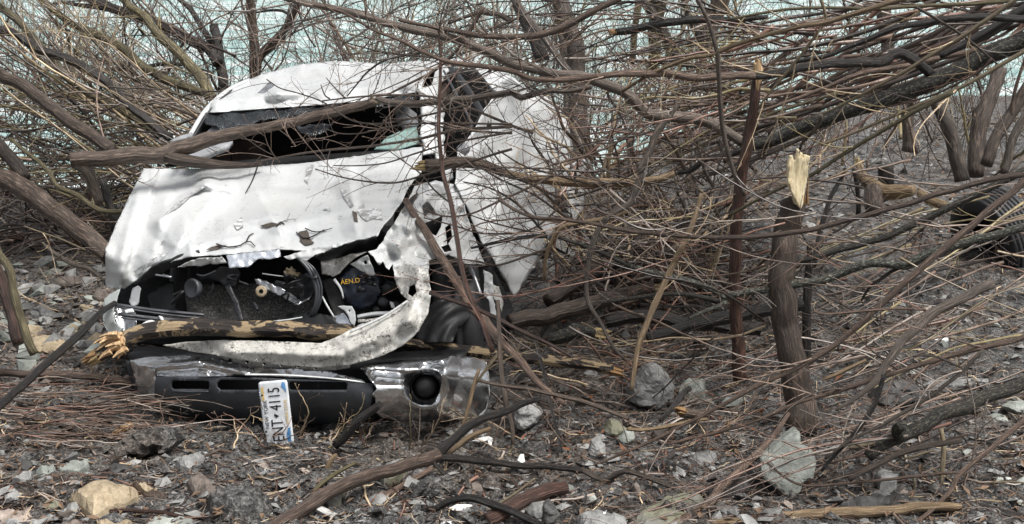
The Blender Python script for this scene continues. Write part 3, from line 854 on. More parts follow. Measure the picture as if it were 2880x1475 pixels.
sheet('bracket', [(632, 804, 7.08), (646, 800, 7.08), (668, 850, 7.03), (686, 902, 6.98), (672, 902, 6.98), (654, 856, 7.04)], 'dark_trim', 8, None, 0.02, truck, 1, seed=55)
bar('bracket_edge', [(553, 772, 7.1), (575, 775, 7.1), (606, 762, 7.08)], 4, 'grey_trim', truck, 8, 5)
lathe('horn', [(0.0, 0.0), (0.026, 0.0), (0.042, 0.012), (0.05, 0.012), (0.052, 0.0), (0.04, -0.03), (0.02, -0.05)], P(542, 812, 7.05), (-0.55, -0.8, 0.15), 'black_plastic', truck, 24)
bar('horn_cable', [(600, 794, 7.1), (596, 815, 7.08), (575, 838, 7.08)], 3, 'dark_trim', truck, 8, 5)
sheet('metal_bracket', [(716, 786, 7.06), (730, 784, 7.06), (790, 810, 7.03), (836, 838, 7.0), (830, 848, 6.99), (780, 830, 7.02), (722, 802, 7.06)], 'bare_metal', 6, lambda a, b: .012 * crease(a, b, 22, 1), 0.008, truck, 2, seed=56)
sheet('metal_bracket', [(772, 790, 7.1), (800, 790, 7.1), (806, 824, 7.05), (786, 826, 7.05), (774, 812, 7.07)], 'dark_trim', 6, None, 0.01, truck, 1, seed=57)
sheet('metal_bracket', [(790, 826, 7.0), (850, 846, 6.98), (876, 832, 6.98), (868, 842, 6.96), (838, 858, 6.95), (800, 838, 6.98)], 'bare_metal', 6, None, 0.008, truck, 2, seed=58)
sheet('duct', [(826, 774, 7.08), (862, 768, 7.08), (884, 800, 7.02), (880, 836, 7.0), (846, 846, 7.0), (834, 810, 7.04)], 'engine_black', 8, lambda a, b: .02 * crease(a, b, 30, 2), 0.02, truck, 2, seed=59)
bar('cross_rod', [(738, 770, 7.04), (780, 776, 7.02), (832, 782, 7.0)], 4, 'white_metal', truck, 6, 5)
lathe('pulley', [(0.012, 0.0), (0.024, 0.0), (0.03, 0.01), (0.024, 0.014), (0.012, 0.014)], P(735, 820, 7.03), (0.1, -1, 0.2), 'tan_rock', truck, 20)
fl = sheet('insulation_tuft', [(798, 764, 7.0), (804, 754, 7.0), (812, 760, 7.0), (822, 750, 7.0), (828, 766, 7.0), (842, 766, 7.0), (836, 776, 6.99), (814, 774, 6.99)], 'dead_stalk', 5, lambda a, b: .02 * noise.noise((a / 6, b / 6, 1)), 0.01, truck, 5, seed=60)
for k, dx in enumerate((0, 9, 18)):
    bar('hose', [(836 + dx * .8, 724 + 2 * k, 6.98), (868 + dx, 760, 6.95), (888 + dx * .9, 806, 6.93), (888 + dx * .7, 852, 6.93), (874 + dx * .5, 890, 6.95)], 10 - 2 * k, 'black_plastic', truck, 18, 7)
sheet('lower_shroud', [(720, 902, 7.0), (880, 878, 6.96), (944, 892, 6.94), (950, 925, 6.9), (720, 918, 6.95)], 'engine_black', 14, None, 0.02, truck, seed=61)
bar('light_bar', [(770, 904, 6.93), (810, 900, 6.92), (850, 893, 6.92)], 5, 'white_metal', truck, 6, 5)
# left headlight remains
sheet('headlight_lens', [(288, 880, 6.98), (292, 842, 7.02), (316, 822, 7.05), (338, 812, 7.06), (330, 840, 7.0), (318, 870, 6.94), (322, 905, 6.88), (344, 925, 6.86), (330, 944, 6.84), (304, 938, 6.88), (290, 912, 6.93)], 'lens', 7, lambda a, b: .03 * math.sin((b - 812) / 42.0), 0.006, truck, 1.5, seed=62)
sheet('headlight_bowl', [(318, 872, 7.06), (345, 862, 7.06), (380, 880, 7.04), (384, 915, 7.0), (362, 935, 6.98), (334, 925, 6.98)], 'bare_metal', 8, lambda a, b: -.05 * (1 - ((a - 350) / 36) ** 2), 0.004, truck, 2, seed=63)
sheet('headlight_frame', [(362, 850, 7.02), (372, 812, 7.06), (388, 804, 7.06), (396, 812, 7.05), (388, 856, 7.02), (372, 864, 7.0)], 'grey_trim', 7, None, 0.01, truck, 2, seed=64)
sheet('broken_clip', [(360, 925, 6.86), (398, 912, 6.85), (420, 900, 6.85), (436, 904, 6.84), (424, 918, 6.83), (396, 930, 6.82), (372, 938, 6.82)], 'white_plastic', 6, lambda a, b: .02 * crease(a, b, 16, 1), 0.01, truck, 3, seed=65)
# right part of the engine bay
sheet('inner_fender', [(902, 736, 7.02), (950, 728, 7.0), (984, 716, 6.95), (1030, 708, 6.92), (1005, 722, 6.94), (975, 746, 6.97), (955, 768, 6.98), (936, 780, 6.98), (928, 774, 6.99), (906, 772, 7.0)], 'muddy_white_paint', 7, lambda a, b: .03 * crease(a, b, 40, 2), 0.004, truck, 2, seed=71)
sheet('battery_tray', [(905, 790, 7.1), (934, 782, 7.1), (966, 846, 7.02), (968, 880, 6.98), (946, 890, 6.95), (930, 860, 7.0)], 'dark_rock', 9, None, 0.02, truck, 1, seed=72)
bat = sheet('battery_cover', [(955, 784, 6.97), (985, 752, 6.98), (1030, 758, 6.96), (1062, 778, 6.94), (1072, 820, 6.92), (1052, 858, 6.92), (1010, 872, 6.93), (976, 852, 6.95), (962, 816, 6.96)], 'battery_blue', 8, lambda a, b: .012 * (1 - ((a - 1012) / 55) ** 2 - ((b - 812) / 60) ** 2) + .012 * crease(a, b, 30, 4), 0.04, truck, 2, seed=73)
lathe('cap', [(0.0, 0.012), (0.044, 0.012), (0.052, 0.004), (0.052, -0.02)], P(1003, 800, 6.92), (0.05, -1, 0.12), 'battery_blue', bat, 30)
sheet('silver_shield', [(986, 744, 6.96), (1012, 728, 6.94), (1034, 720, 6.92), (1046, 750, 6.9), (1056, 774, 6.9), (1040, 776, 6.92), (1010, 760, 6.95)], 'white_metal', 7, lambda a, b: .02 * crease(a, b, 24, 2), 0.004, truck, 2, seed=74, holes=[[(1022, 736), (1030, 732), (1034, 742), (1026, 746)]])
bar('rod', [(906, 834, 6.95), (922, 864, 6.92), (942, 896, 6.9)], 6, 'white_metal', truck, 8, 6)
bar('rod', [(940, 786, 6.95), (958, 812, 6.93), (966, 840, 6.92)], 10, 'white_metal', truck, 8, 6, 5)
sheet('white_bracket', [(950, 862, 6.87), (966, 860, 6.86), (988, 862, 6.85), (998, 876, 6.84), (1000, 900, 6.82), (996, 918, 6.81), (988, 912, 6.82), (978, 888, 6.84), (968, 874, 6.86)], 'white_metal', 6, None, 0.008, truck, 1, seed=75, holes=[[(980, 872), (985, 872), (985, 877), (980, 877)]])
sheet('white_bracket', [(940, 890, 6.9), (966, 880, 6.88), (976, 892, 6.86), (988, 916, 6.83), (946, 910, 6.86)], 'foil', 7, None, 0.006, truck, 1, seed=76)
bar('sill_tube', [(1006, 892, 6.84), (1050, 884, 6.84), (1098, 882, 6.83)], 13, 'white_metal', truck, 8, 8)
bar('sill_tube', [(1008, 904, 6.8), (1050, 902, 6.79), (1090, 892, 6.78)], 12, 'muddy_white_paint', truck, 8, 8)
sheet('torn_flap', [(1002, 918, 6.74), (1020, 910, 6.72), (1036, 910, 6.7), (1042, 918, 6.69), (1020, 922, 6.7), (1010, 928, 6.71)], 'white_paint', 5, lambda a, b: .01, 0.004, truck, 1, seed=77)
er = random.Random(4)
for k in range(30):
    x, y = (er.uniform(1010, 1120), er.uniform(780, 880)) if k < 18 else (er.uniform(440, 880), er.uniform(765, 870))
    bar('pipe', [(x, y, 6.98), (x + er.uniform(-30, 30), y + er.uniform(-26, 10), 6.92), (x + er.uniform(-50, 50), y + er.uniform(-16, 30), 6.97)], er.uniform(5, 13), er.choice(['engine_black', 'black_plastic', 'engine_black', 'dark_trim', 'bare_metal'] if k % 5 == 0 else ['engine_black', 'dark_trim']), truck, 10, 6)
for x, y, r_ in ((1092, 812, .03), (1078, 850, .026), (1110, 860, .022), (1060, 872, .02)):
    lathe('fitting', [(0, .02), (r_ * .6, .02), (r_, .012), (r_, -.03), (r_ * .7, -.05)], P(x, y, 6.9), (er.uniform(-.4, .4), -1, er.uniform(-.2, .5)), er.choice(['engine_black', 'dark_trim']), truck, 16)
sheet('shard', [(1096, 848, 6.86), (1106, 852, 6.85), (1110, 868, 6.84), (1100, 866, 6.85)], 'white_plastic', 5, None, .006, truck)
sheet('shard', [(1130, 868, 6.78), (1140, 858, 6.78), (1142, 884, 6.74), (1128, 892, 6.74)], 'white_paint', 5, None, .004, truck)

# bumper: chrome top band, dark valance with slots, chrome corner with fog lamp
def val_d(px, py):
    t = (py - 1100) / 70.0
    return 0.06 * (1 - t * t) - (0.10 * max(0, t - 0.35) ** 2) + 0.02 * math.cos((px - 750) / 260.0)
slot = lambda a, b, c, d, r=5: [(a + r, c), (b - r, c + 1), (b, c + r), (b, d - r), (b - r, d), (a + r, d), (a, d - r), (a, c + r)]
valance = sheet('valance', [(437, 1061, 6.84), (500, 1058, 6.8), (700, 1062, 6.7), (900, 1070, 6.62), (1048, 1078, 6.6), (1050, 1110, 6.57), (1040, 1150, 6.56), (1030, 1185, 6.6), (900, 1200, 6.66), (700, 1196, 6.74), (520, 1180, 6.84), (444, 1162, 6.9), (434, 1110, 6.86)],
      'black_plastic', 10, val_d, 0.01, truck, 0.6, seed=81, holes=[slot(482, 588, 1071, 1097), slot(610, 742, 1069, 1099, 9), slot(812, 976, 1074, 1099)])
for a, b in ((482, 588), (610, 742), (812, 976)):
    sheet('slot_back', [(a - 8, 1062, 6.9), (b + 8, 1064, 6.8), (b + 8, 1104, 6.8), (a - 8, 1104, 6.9)], 'hollow_black', 16, None, .01, truck)
    bar('slot_lip', [(a + 2, 1100, 6.70 if a > 700 else 6.76), ((a + b) / 2, 1102, 6.64 if a > 700 else 6.72), (b - 2, 1102, 6.6 if a > 700 else 6.68)], 5, 'black_plastic', truck, 8, 6)
bar('slot_rib', [(896, 1076, 6.62), (896, 1098, 6.62)], 3, 'dark_trim', truck, 3, 5)
def chr_d(px, py): return 0.05 * tent(px, py, (390, 1036), (560, 1020), 14) + .05 * tent(px, py, (560, 1020), (700, 1050), 14) + .012 * crease(px, py, 90, 2)
sheet('chrome_band', [(366, 1014, 6.98), (420, 1004, 6.92), (520, 1000, 6.86), (600, 1008, 6.8), (700, 1030, 6.72), (820, 1036, 6.66), (930, 1046, 6.62), (1020, 1068, 6.58), (1030, 1078, 6.56), (930, 1066, 6.57), (800, 1058, 6.6), (690, 1056, 6.64), (600, 1058, 6.7), (500, 1060, 6.76), (442, 1058, 6.8), (436, 1034, 6.84), (390, 1028, 6.9)],
      'chrome', 7, chr_d, 0.004, truck, 1.5, seed=82)
bar('chrome_edge', [(690, 1054, 6.60), (800, 1056, 6.56), (900, 1062, 6.54), (980, 1070, 6.53), (1022, 1076, 6.53)], 7, 'white_metal', truck, 14, 6, 5)
sheet('chrome_end', [(366, 1016, 6.98), (436, 1036, 6.84), (440, 1090, 6.84), (438, 1150, 6.88), (410, 1150, 6.92), (390, 1130, 6.96), (392, 1110, 6.96), (376, 1060, 6.98)], 'chrome', 8, lambda a, b: .02 * crease(a, b, 40, 3), 0.005, truck, 2, seed=83)
sheet('bumper_end_cap', [(352, 1014, 7.08), (372, 1020, 7.02), (388, 1070, 7.0), (394, 1130, 7.0), (440, 1160, 6.95), (446, 1178, 6.96), (400, 1170, 7.0), (378, 1130, 7.05), (368, 1080, 7.08)], 'black_plastic', 9, lambda a, b: .02 * crease(a, b, 30, 5), 0.03, truck, 2, seed=84)
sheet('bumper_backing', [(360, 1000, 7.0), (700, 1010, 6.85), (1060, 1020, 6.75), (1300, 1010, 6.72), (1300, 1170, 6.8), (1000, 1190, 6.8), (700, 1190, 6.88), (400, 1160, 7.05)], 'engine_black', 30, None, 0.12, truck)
fog = [(1197 + 42 * math.cos(k * math.pi / 9), 1089 + 38 * math.sin(k * math.pi / 9)) for k in range(18)]
def cor_d(px, py):
    t = (py - 1090) / 80.0
    d = 0.07 * (1 - t * t) + 0.06 * tent(px, py, (1262, 1000), (1225, 1150), 40) + .06 * tent(px, py, (1040, 1040), (1180, 1040), 22) + .05 * tent(px, py, (1000, 1035), (1240, 1012), 14) - .05 * tent(px, py, (1060, 1060), (1150, 1070), 24)
    d += 0.022 * crease(px, py, 80, 2) * (1 - sstep(1110, 1170, px))
    d -= 0.14 * max(0.0, (1066 - py) / 70.0) ** 1.6
    r = math.hypot((px - 1197) / 1.0, (py - 1089) / 0.92)
    d -= 0.05 * max(0, 1 - abs(r - 40) / 22)
    return d
corner = sheet('chrome_corner', [(1012, 1036, 6.62), (1060, 1022, 6.6), (1150, 1012, 6.58), (1246, 1010, 6.56), (1268, 1000, 6.55), (1320, 1004, 6.62), (1364, 1012, 6.74), (1374, 1060, 6.78), (1376, 1110, 6.8), (1366, 1150, 6.78), (1340, 1174, 6.7), (1290, 1186, 6.66), (1200, 1188, 6.62),
      (1120, 1184, 6.6), (1072, 1176, 6.58), (1058, 1160, 6.56), (1056, 1120, 6.55), (1046, 1112, 6.55), (1060, 1096, 6.56), (1050, 1076, 6.57)], 'chrome', 7, cor_d, 0.005, truck, 1.5, seed=85, holes=[fog])
lamp = empty('fog_lamp', P(1197, 1089, 6.6)); lamp.parent = truck; lamp.location = P(1197, 1089, 6.6) - truck.location
q = (0.06, -1, 0.10)
lathe('lamp_bowl', [(0.070, 0.035), (0.072, 0.02), (0.066, 0.0), (0.06, -0.05), (0.0, -0.06)], (0, 0, 0), q, 'engine_black', None, 32).parent = lamp
lathe('lamp_lens', [(0.0, 0.022), (0.02, 0.020), (0.04, 0.012), (0.054, -0.002), (0.056, -0.02)], (0, 0, 0), q, 'rubber', None, 32).parent = lamp
sheet('wheel_arch_trim', [(1368, 1020, 6.82), (1376, 1060, 6.86), (1378, 1110, 6.86), (1366, 1160, 6.82), (1352, 1180, 6.8), (1346, 1172, 6.78), (1362, 1130, 6.8), (1366, 1080, 6.8)], 'white_metal', 7, None, .01, truck, 2, seed=86)

# ------------------------------------------------------------------ writing on the truck
def text(body, size, mat, parent, loc, ext=0.0004, sx=1.0):
    cu = bpy.data.curves.new('lettering', 'FONT')
    cu.body, cu.size, cu.extrude = body, size, ext
    cu.align_x, cu.align_y = 'CENTER', 'CENTER'
    o = bpy.data.objects.new('lettering', cu)
    col.objects.link(o)
    cu.materials.append(MAT[mat])
    dg = bpy.context.evaluated_depsgraph_get()
    me = bpy.data.meshes.new_from_object(o.evaluated_get(dg))
    bpy.data.objects.remove(o)
    o = link('lettering', me, MAT[mat], None, None, False)
    o.parent = parent
    o.location = loc
    o.scale = (sx, 1, 1)
    return o

def decal_frame(c, xdir, ydir, name, parent=None):
    x, y = Vector(xdir).normalized(), Vector(ydir)
    z = x.cross(y).normalized()
    y = z.cross(x)
    o = empty(name, c)
    o.matrix_world = Matrix.Translation(c) @ Matrix((x, y, z)).transposed().to_4x4()
    return o

cap_f = decal_frame(P(985, 792, 6.84), (1, 0.02, .12), (0, .15, 1), 'cap_print')
M0 = cap_f.matrix_world.copy()
cap_f.parent = bat
cap_f.matrix_parent_inverse = Matrix.Identity(4)
cap_f.matrix_local = Matrix.Translation(-(truck.location + bat.location)) @ M0
text('\u00c1EN.D', 0.033, 'yellow_print', cap_f, (0, 0, 0.0), 0.0008, 1.0)

# licence plate dangling upright in front of the valance
TL, TR, BR, BL = P(725, 1074, 6.43), P(808, 1069, 6.41), P(827, 1251, 6.36), P(746, 1248, 6.38)
pc = (TL + TR + BR + BL) / 4
lx = ((TL + TR) - (BL + BR)) / 2
ly = ((TL + BL) - (TR + BR)) / 2
PL, PW = lx.length, ly.length
plate = decal_frame(pc, lx, ly, 'license_plate')
tag(plate, 'bent white licence plate hanging upright on the dark bumper valance', 'licence plate')
def plate_mesh():
    r = 0.014
    o_ = []
    hx, hy = PL / 2, PW / 2
    for cx, cy, a0 in ((hx - r, hy - r, 0), (-hx + r, hy - r, 90), (-hx + r, -hy + r, 180), (hx - r, -hy + r, 270)):
        for k in range(5):
            a = math.radians(a0 + k * 22.5)
            o_.append((cx + r * math.cos(a), cy + r * math.sin(a)))
    # torn upper left corner of the plate
    o_ = [p for p in o_ if not (p[0] < -hx + 0.03 and p[1] > hy - 0.03)]
    i = next(k for k, p in enumerate(o_) if p[0] < 0)
    o_[i:i] = [(-hx + .06, hy - .001), (-hx + .045, hy - .009), (-hx + .012, hy - .004), (-hx + .004, hy - .016), (-hx + .010, hy - .030), (-hx + .005, hy - .040), (-hx + .002, hy - .045)]
    d = dens([(*p, 0) for p in o_], 0.006)[:, :2]
    pts = [tuple(p) for p in d]
    n = len(pts)
    x = -hx
    while x < hx:
        y = -hy
        while y < hy:
            if inpoly(x, y, d): pts.append((x, y))
            y += .012
        x += .012
    vs, _, fs, *_ = delaunay_2d_cdt([Vector(p) for p in pts], [(k, (k + 1) % n) for k in range(n)], [], 0, 1e-5)
    F = [tuple(t) for t in fs if inpoly(sum(vs[k][0] for k in t) / 3, sum(vs[k][1] for k in t) / 3, d)]
    return mesh_of([(p[0], p[1], bend(p[0], p[1])) for p in vs], F)
def bend(x, y): return -0.010 * max(0, (-x - 0.06) / 0.1) * max(0, (y + .01) / .06) * 1.2 + 0.0008 * math.sin(x * 60)
pl = link('plate_face', plate_mesh(), MAT['plate_white'], plate)
pl.location = (0, 0, 0)
s = pl.modifiers.new('gauge', 'SOLIDIFY'); s.thickness = 0.0016; s.offset = -1
kx, ky = PL / 0.305, PW / 0.152
text('ENT', 0.087 * ky, 'black_print', plate, (-0.087 * kx, -0.004 * ky, .002), sx=.70)
text('4115', 0.087 * ky, 'black_print', plate, (0.066 * kx, -0.004 * ky, .002), sx=.68)
text('NEW YORK', 0.029 * ky, 'black_print', plate, (-0.005 * kx, 0.050 * ky, .002), sx=.95)
text('EMPIRE STATE', 0.021 * ky, 'gold_print', plate, (0.0, -0.056 * ky, .002), sx=.95)
me = mesh_of([(-.020, .004, .002), (-.012, -.012, .002), (-.004, .002, .002), (.002, .010, .002), (-.008, .012, .002)], [(0, 1, 2, 3, 4)])
link('state_mark', me, MAT['black_print'], plate).location = (-.006 * kx, -.002, 0)
me = mesh_of([(.06, .048, .0016), (.125, .048, .0016), (.125, .060, .0016), (.06, .060, .0016)], [(0, 1, 2, 3)])
link('gold_band', me, MAT['gold_print'], plate).location = (0, 0, 0)
for nm, pp in (('blue_landscape', [(-.145, -.062), (-.075, -.066), (-.080, -.052), (-.10, -.046), (-.12, -.042), (-.14, -.046)]), ('blue_landscape', [(.09, -.066), (.14, -.062), (.142, -.048), (.12, -.040), (.11, -.052)])):
    me = mesh_of([(x * kx, y * ky, .0017) for x, y in pp], [tuple(range(len(pp)))])
    link(nm, me, MAT['blue_print'], plate).location = (0, 0, 0)
for x, y in ((-.088, .062), (.088, .062)):
    lathe('bolt_hole', [(0, .002), (.005, .002), (.0055, .0)], (x * kx, y * ky, .001), (0, 0, 1), 'black_print', None, 10).parent = plate
# ------------------------------------------------------------------ branches and trunks traced from the place
def tl(x0, y0, s): return lambda p: (x0 + p[0] * s, y0 + p[1] * s)
A, B, C, D = tl(0, 0, .3715), tl(720, 0, .3715), tl(1440, 0, .3715), tl(2160, 0, .3715)
E, Fq, Gq = tl(0, 400, .455), tl(1400, 490, .3715), tl(2140, 490, .3715)
Hq, Iq, Jq = tl(1400, 980, .3753), tl(2140, 980, .3753), tl(0, 980, .3752)
K, L7, N3 = tl(700, 1000, .3882), tl(1120, 460, .379), tl(1000, 100, .6065)
O = tl(0, 0, 1.1184)
R = random.Random(11)

def rand_unit(r):
    v = Vector((r.gauss(0, 1), r.gauss(0, 1), r.gauss(0, 1)))
    return v.normalized()

def grow(p, d, length, n, r, curl=0.25, lift=0.0):
    """a wandering twig"""
    p, d = Vector(p), Vector(d).normalized()
    bend_ = rand_unit(r) * curl
    pts = [list(p)]
    st = length / (n - 1)
    for i in range(n - 1):
        d = (d + bend_ / (n - 1) * 1.6 + rand_unit(r) * 0.09 + Vector((0, 0, lift / (n - 1)))).normalized()
        p = p + d * st
        pts.append(list(p))
    return np.array(pts)

def add_twig(tb, p, d, length, r0, r, sprigs=3, buds=True, lift=0.15, seg=5, depth=1):
    n = 6 if length < .25 else 9
    path = grow(p, d, length, n, r, 0.5, lift)
    rad = np.linspace(r0, max(0.0009, r0 * 0.35), n)
    tb.tube(path, rad, seg, cap=False)
    T = np.gradient(path, axis=0)
    for k in range(sprigs):
        i = r.randrange(1, n - 1)
        t = Vector(T[i]).normalized()
        side_ = t.cross(rand_unit(r)).normalized()
        dd = t * r.uniform(.5, 1.0) + side_ * r.uniform(.5, .9)
        sl = length * r.uniform(.22, .55) * (1 - 0.5 * i / n)
        if depth > 0:
            add_twig(tb, path[i], dd, sl, rad[i] * .62, r, 1 if sl > .12 else 0, buds, lift, 4, depth - 1)
    if buds:
        m = max(2, int(length / .055))
        for k in range(m):
            f = r.uniform(.15, 1.0) if k else 1.0
            x = f * (n - 1)
            i = min(n - 2, int(x))
            q = path[i] + (path[i + 1] - path[i]) * (x - i)
            t = Vector(T[i]).normalized()
            dd = t + t.cross(rand_unit(r)) * .8
            tb.bud(q, dd.normalized(), max(.0018, rad[i] * r.uniform(1.1, 1.7)) if rad[i] < .006 else rad[i] * .6)

def splinter(p, d, rad, mat, parent, r, n=9, length=None):
    tb = TB()
    d = Vector(d).normalized()
    u = d.orthogonal().normalized()
    v = d.cross(u)
    length = length or rad * 3
    for k in range(n):
        a, q = r.uniform(0, 6.28), rad * math.sqrt(r.random()) * .8
        b = Vector(p) + (u * math.cos(a) + v * math.sin(a)) * q - d * rad * .5
        h = length * r.uniform(.45, 1.0)
        e = b + d * h + rand_unit(r) * rad * .25
        w0 = rad * r.uniform(.22, .5)
        tb.tube([list(b), list(b + (e - b) * .6), list(e)], [w0, w0 * .8, w0 * .12], 4)
    return tb.build('broken_end', MAT[mat], parent, smooth=False)

def branch(label, tile, pts, Y, wd, mat, twigs=0, tl_=(.18, .45), name='fallen_branch', cat='branch', group=None, ends=(), forks=(), lift=.15, knob=1.0, tw_from=.1, n=None, part=None, parent=None, twdir=1, trough=False):
    """one branch: traced spine with depth Y (list or pair), widths wd in photo pixels, its twigs as parts"""
    r = random.Random(hash(label) % 9973 if False else sum(ord(c) * (i + 1) for i, c in enumerate(label or name)) % 99991)
    pp = [tile(p) for p in pts]
    L = [0.0]
    for a, b in zip(pp, pp[1:]): L.append(L[-1] + math.hypot(b[0] - a[0], b[1] - a[1]))
    Ys = [Y[0] + (Y[1] - Y[0]) * l / L[-1] for l in L] if len(Y) == 2 else list(Y)
    n = n or int(max(8, min(60, L[-1] / 16)))
    c = crom([(a, b, y) for (a, b), y in zip(pp, Ys)], n)
    V, rad = [], []
    for i, (a, b, y) in enumerate(c):
        t = i / (n - 1)
        wv = np.interp(t, np.linspace(0, 1, len(wd)), wd)
        rr = 0.5 * wv * y / FPX
        v = P(a, b, y)
        s = L[-1] / 60.0 * t
        rr *= 1 + knob * (0.10 * noise.noise((s * 1.3, r.random() * 0 + len(label or name), 1.0)) + .05 * noise.noise((s * 4, 3.0, 2.0)))
        v += Vector((noise.noise((s * .9, 1.1, len(pts))), noise.noise((s * .9, 5.1, 2.0)), noise.noise((s * .9, 9.1, len(pts))))) * rr * .35 * knob
        V.append(list(v)); rad.append(rr)
    V = np.array(V)
    tb = TB()
    big = max(rad) > .012
    tb.tube(V, rad, 12 if big else 7)
    o = tb.build(name, MAT[mat], parent)
    if parent is None:
        tag(o, label, cat, group)
    T = np.gradient(V, axis=0)
    seglen = np.linalg.norm(np.diff(V, axis=0), axis=1).sum()
    for k in range(twigs):
        f = tw_from + (1 - tw_from) * (k + r.random()) / twigs
        i = min(n - 1, int(f * (n - 1)))
        t = Vector(T[i]).normalized() * twdir
        side_ = t.cross(rand_unit(r)).normalized()
        side_.y *= .6
        d = t * r.uniform(.6, 1.1) + side_ * r.uniform(.5, 1.0)
        ln = r.uniform(*tl_)
        tt = TB()
        add_twig(tt, V[i], d, ln, min(rad[i] * .55, .0016 + .0065 * ln), r, 3, True, lift)
        tt.build('twig', MAT[TW[mat]], o, origin=V[i])
    for e, m in ends:
        i = 0 if e == 0 else n - 1
        splinter(V[i], -T[0] if e == 0 else T[-1], rad[i], m, o, r)
    return o

def sub(parent, tile, pts, Y, wd, mat, twigs=0, tl_=(.15, .4), **kw):
    return branch(None, tile, pts, Y, wd, mat, twigs, tl_, name=kw.pop('name', 'side_branch'), parent=parent, **kw)

# ---- left bank: leaning willow stems
b = branch('thick brown leaning trunk running down to the bent limb beside the truck cab', A, [(-1700, -350), (-800, 180), (-60, 545), (0, 580), (130, 620), (240, 690), (400, 820), (530, 920), (700, 1040), (850, 1125)], (9.9, 8.3), (20, 34, 36, 36, 34, 38), 'brown_bark', 7, (.4, .9), name='tree_trunk', cat='tree', tw_from=.05, twdir=-1)
b = branch('dark bent limb lying across the windscreen of the truck', O, [(178, 403), (265, 397), (380, 390), (430, 384), (520, 352), (640, 326), (780, 297), (880, 272), (945, 257)], (7.75, 7.78, 7.85, 7.88, 7.95, 8.0, 8.05, 8.05, 8.05), (44, 48, 46, 30, 28, 26), 'brown_bark', 4, (.2, .4), ends=((1, 'dead_stalk'),))
sub(b, O, [(415, 392), (470, 404), (530, 413), (600, 416), (660, 414)], (7.86, 7.95), (40, 34, 22, 12), 'brown_bark')
s_ = sub(b, O, [(186, 404), (215, 425), (236, 470), (250, 512)], (7.76, 7.85), (44, 38, 30, 24), 'grey_bark')
sheet('broken_end', [(276, 545, 7.78), (284, 540, 7.76), (290, 560, 7.76), (288, 582, 7.77), (279, 584, 7.78)], 'fresh_wood', 5, None, .02, s_)
b = branch('massive brown trunk leaning down behind the left corner of the hood', E, [(-1300, -420), (-500, -10), (-60, 190), (0, 220), (80, 250), (250, 360), (400, 470), (550, 590), (680, 705)], (9.6, 8.3), (40, 54, 60, 58, 52), 'brown_bark', 2, (.3, .6), name='tree_trunk', cat='tree', ends=())
sub(b, E, [(150, 230), (120, 160), (60, 95), (0, 30), (-40, -20), (-400, -420), (-700, -900)], (8.75, 9.6), (40, 36, 30, 16), 'brown_bark', 3)
b = branch('long dark curving stem sweeping from the left edge to the cab pillar', A, [(-1200, -300), (-500, 60), (-50, 215), (0, 230), (130, 260), (300, 380), (460, 430), (640, 510), (760, 590), (880, 700), (1000, 820), (1100, 900), (1290, 1050)], (10.2, 9.6), (24, 27, 26, 24), 'wet_bark', 9, (.4, .9), twdir=-1)
b = branch('yellow olive mottled stem crossing the left thicket diagonally', A, [(-700, -600), (-40, 20), (30, 80), (150, 170), (250, 280), (400, 460), (500, 580), (640, 690), (800, 780), (930, 850), (1100, 950), (1210, 1035)], (10.6, 9.7), (18, 21, 20, 18), 'olive_bark', 9, (.4, .9), twdir=-1)
b = branch('grey olive arching stem that ends at the roof beside the yellow stem', A, [(300, -20), (420, 90), (560, 190), (700, 250), (850, 320), (950, 390), (1060, 490), (1180, 560), (1350, 640), (1550, 710)], (11.2, 10.3), (18, 24, 26, 24), 'olive_bark', 8, (.4, .8), twdir=-1)
b = branch('yellow based stem rising from behind the left roof edge', A, [(900, -30), (1000, 60), (1100, 130), (1200, 270), (1330, 380), (1430, 490), (1530, 600), (1595, 740)], (11.0, 10.4), (18, 24, 30, 34), 'olive_bark', 8, (.4, .8), twdir=-1)
b = branch('dark heavy limb leaning from the top toward the broken dark trunk', A, [(640, -40), (700, 0), (820, 50), (960, 100), (1140, 170), (1300, 230), (1450, 310), (1570, 370), (1660, 480)], (12.0, 11.4), (24, 28, 30, 30), 'wet_bark', 8, (.5, .9), twdir=-1)
sub(b, A, [(820, 70), (700, 50), (600, 40), (480, 20), (380, 35)], (11.9, 12.1), (16, 12, 7), 'wet_bark', 3)
b = branch('short dark broken trunk behind the left side of the roof', A, [(1690, 680), (1665, 450), (1645, 300), (1615, 190)], (11.4, 11.6), (30, 28, 24), 'wet_bark', 4, (.4, .8), name='tree_trunk', cat='tree')
b = branch('upright dark forked trunk behind the truck roof', A, [(1935, 640), (1928, 500), (1922, 300), (1905, 100), (1895, -40)], (11.8, 11.8), (32, 28, 26, 24), 'brown_bark', 6, (.5, .9), name='tree_trunk', cat='tree')
sub(b, B, [(0, 560), (30, 440), (100, 340), (200, 250), (270, 140), (330, 20), (360, -30)], (11.75, 11.6), (28, 24, 20), 'brown_bark', 4)
sub(b, B, [(262, 140), (235, 100), (190, 80), (100, 80), (-20, 100)], (11.7, 11.9), (10, 8, 5), 'wet_bark', 3)
branch('thin dark limb running level through the left thicket', A, [(620, 490), (700, 520), (900, 522), (1080, 510), (1250, 485), (1420, 500), (1600, 560)], (11.0, 11.0), (8, 11, 10), 'wet_bark', 6, (.3, .7))
branch('dark upright stem leaning left above the broken trunk', A, [(1620, 360), (1540, 230), (1450, 80), (1340, -20)], (11.6, 11.8), (18, 16, 13), 'wet_bark', 4, (.4, .8))
branch('slim brown stem crossing in front of the dark heavy limb', A, [(1000, -60), (1040, 10), (1150, 120), (1300, 200), (1480, 300), (1600, 400)], (11.3, 11.2), (6, 8, 7), 'brown_bark', 6, (.3, .7))
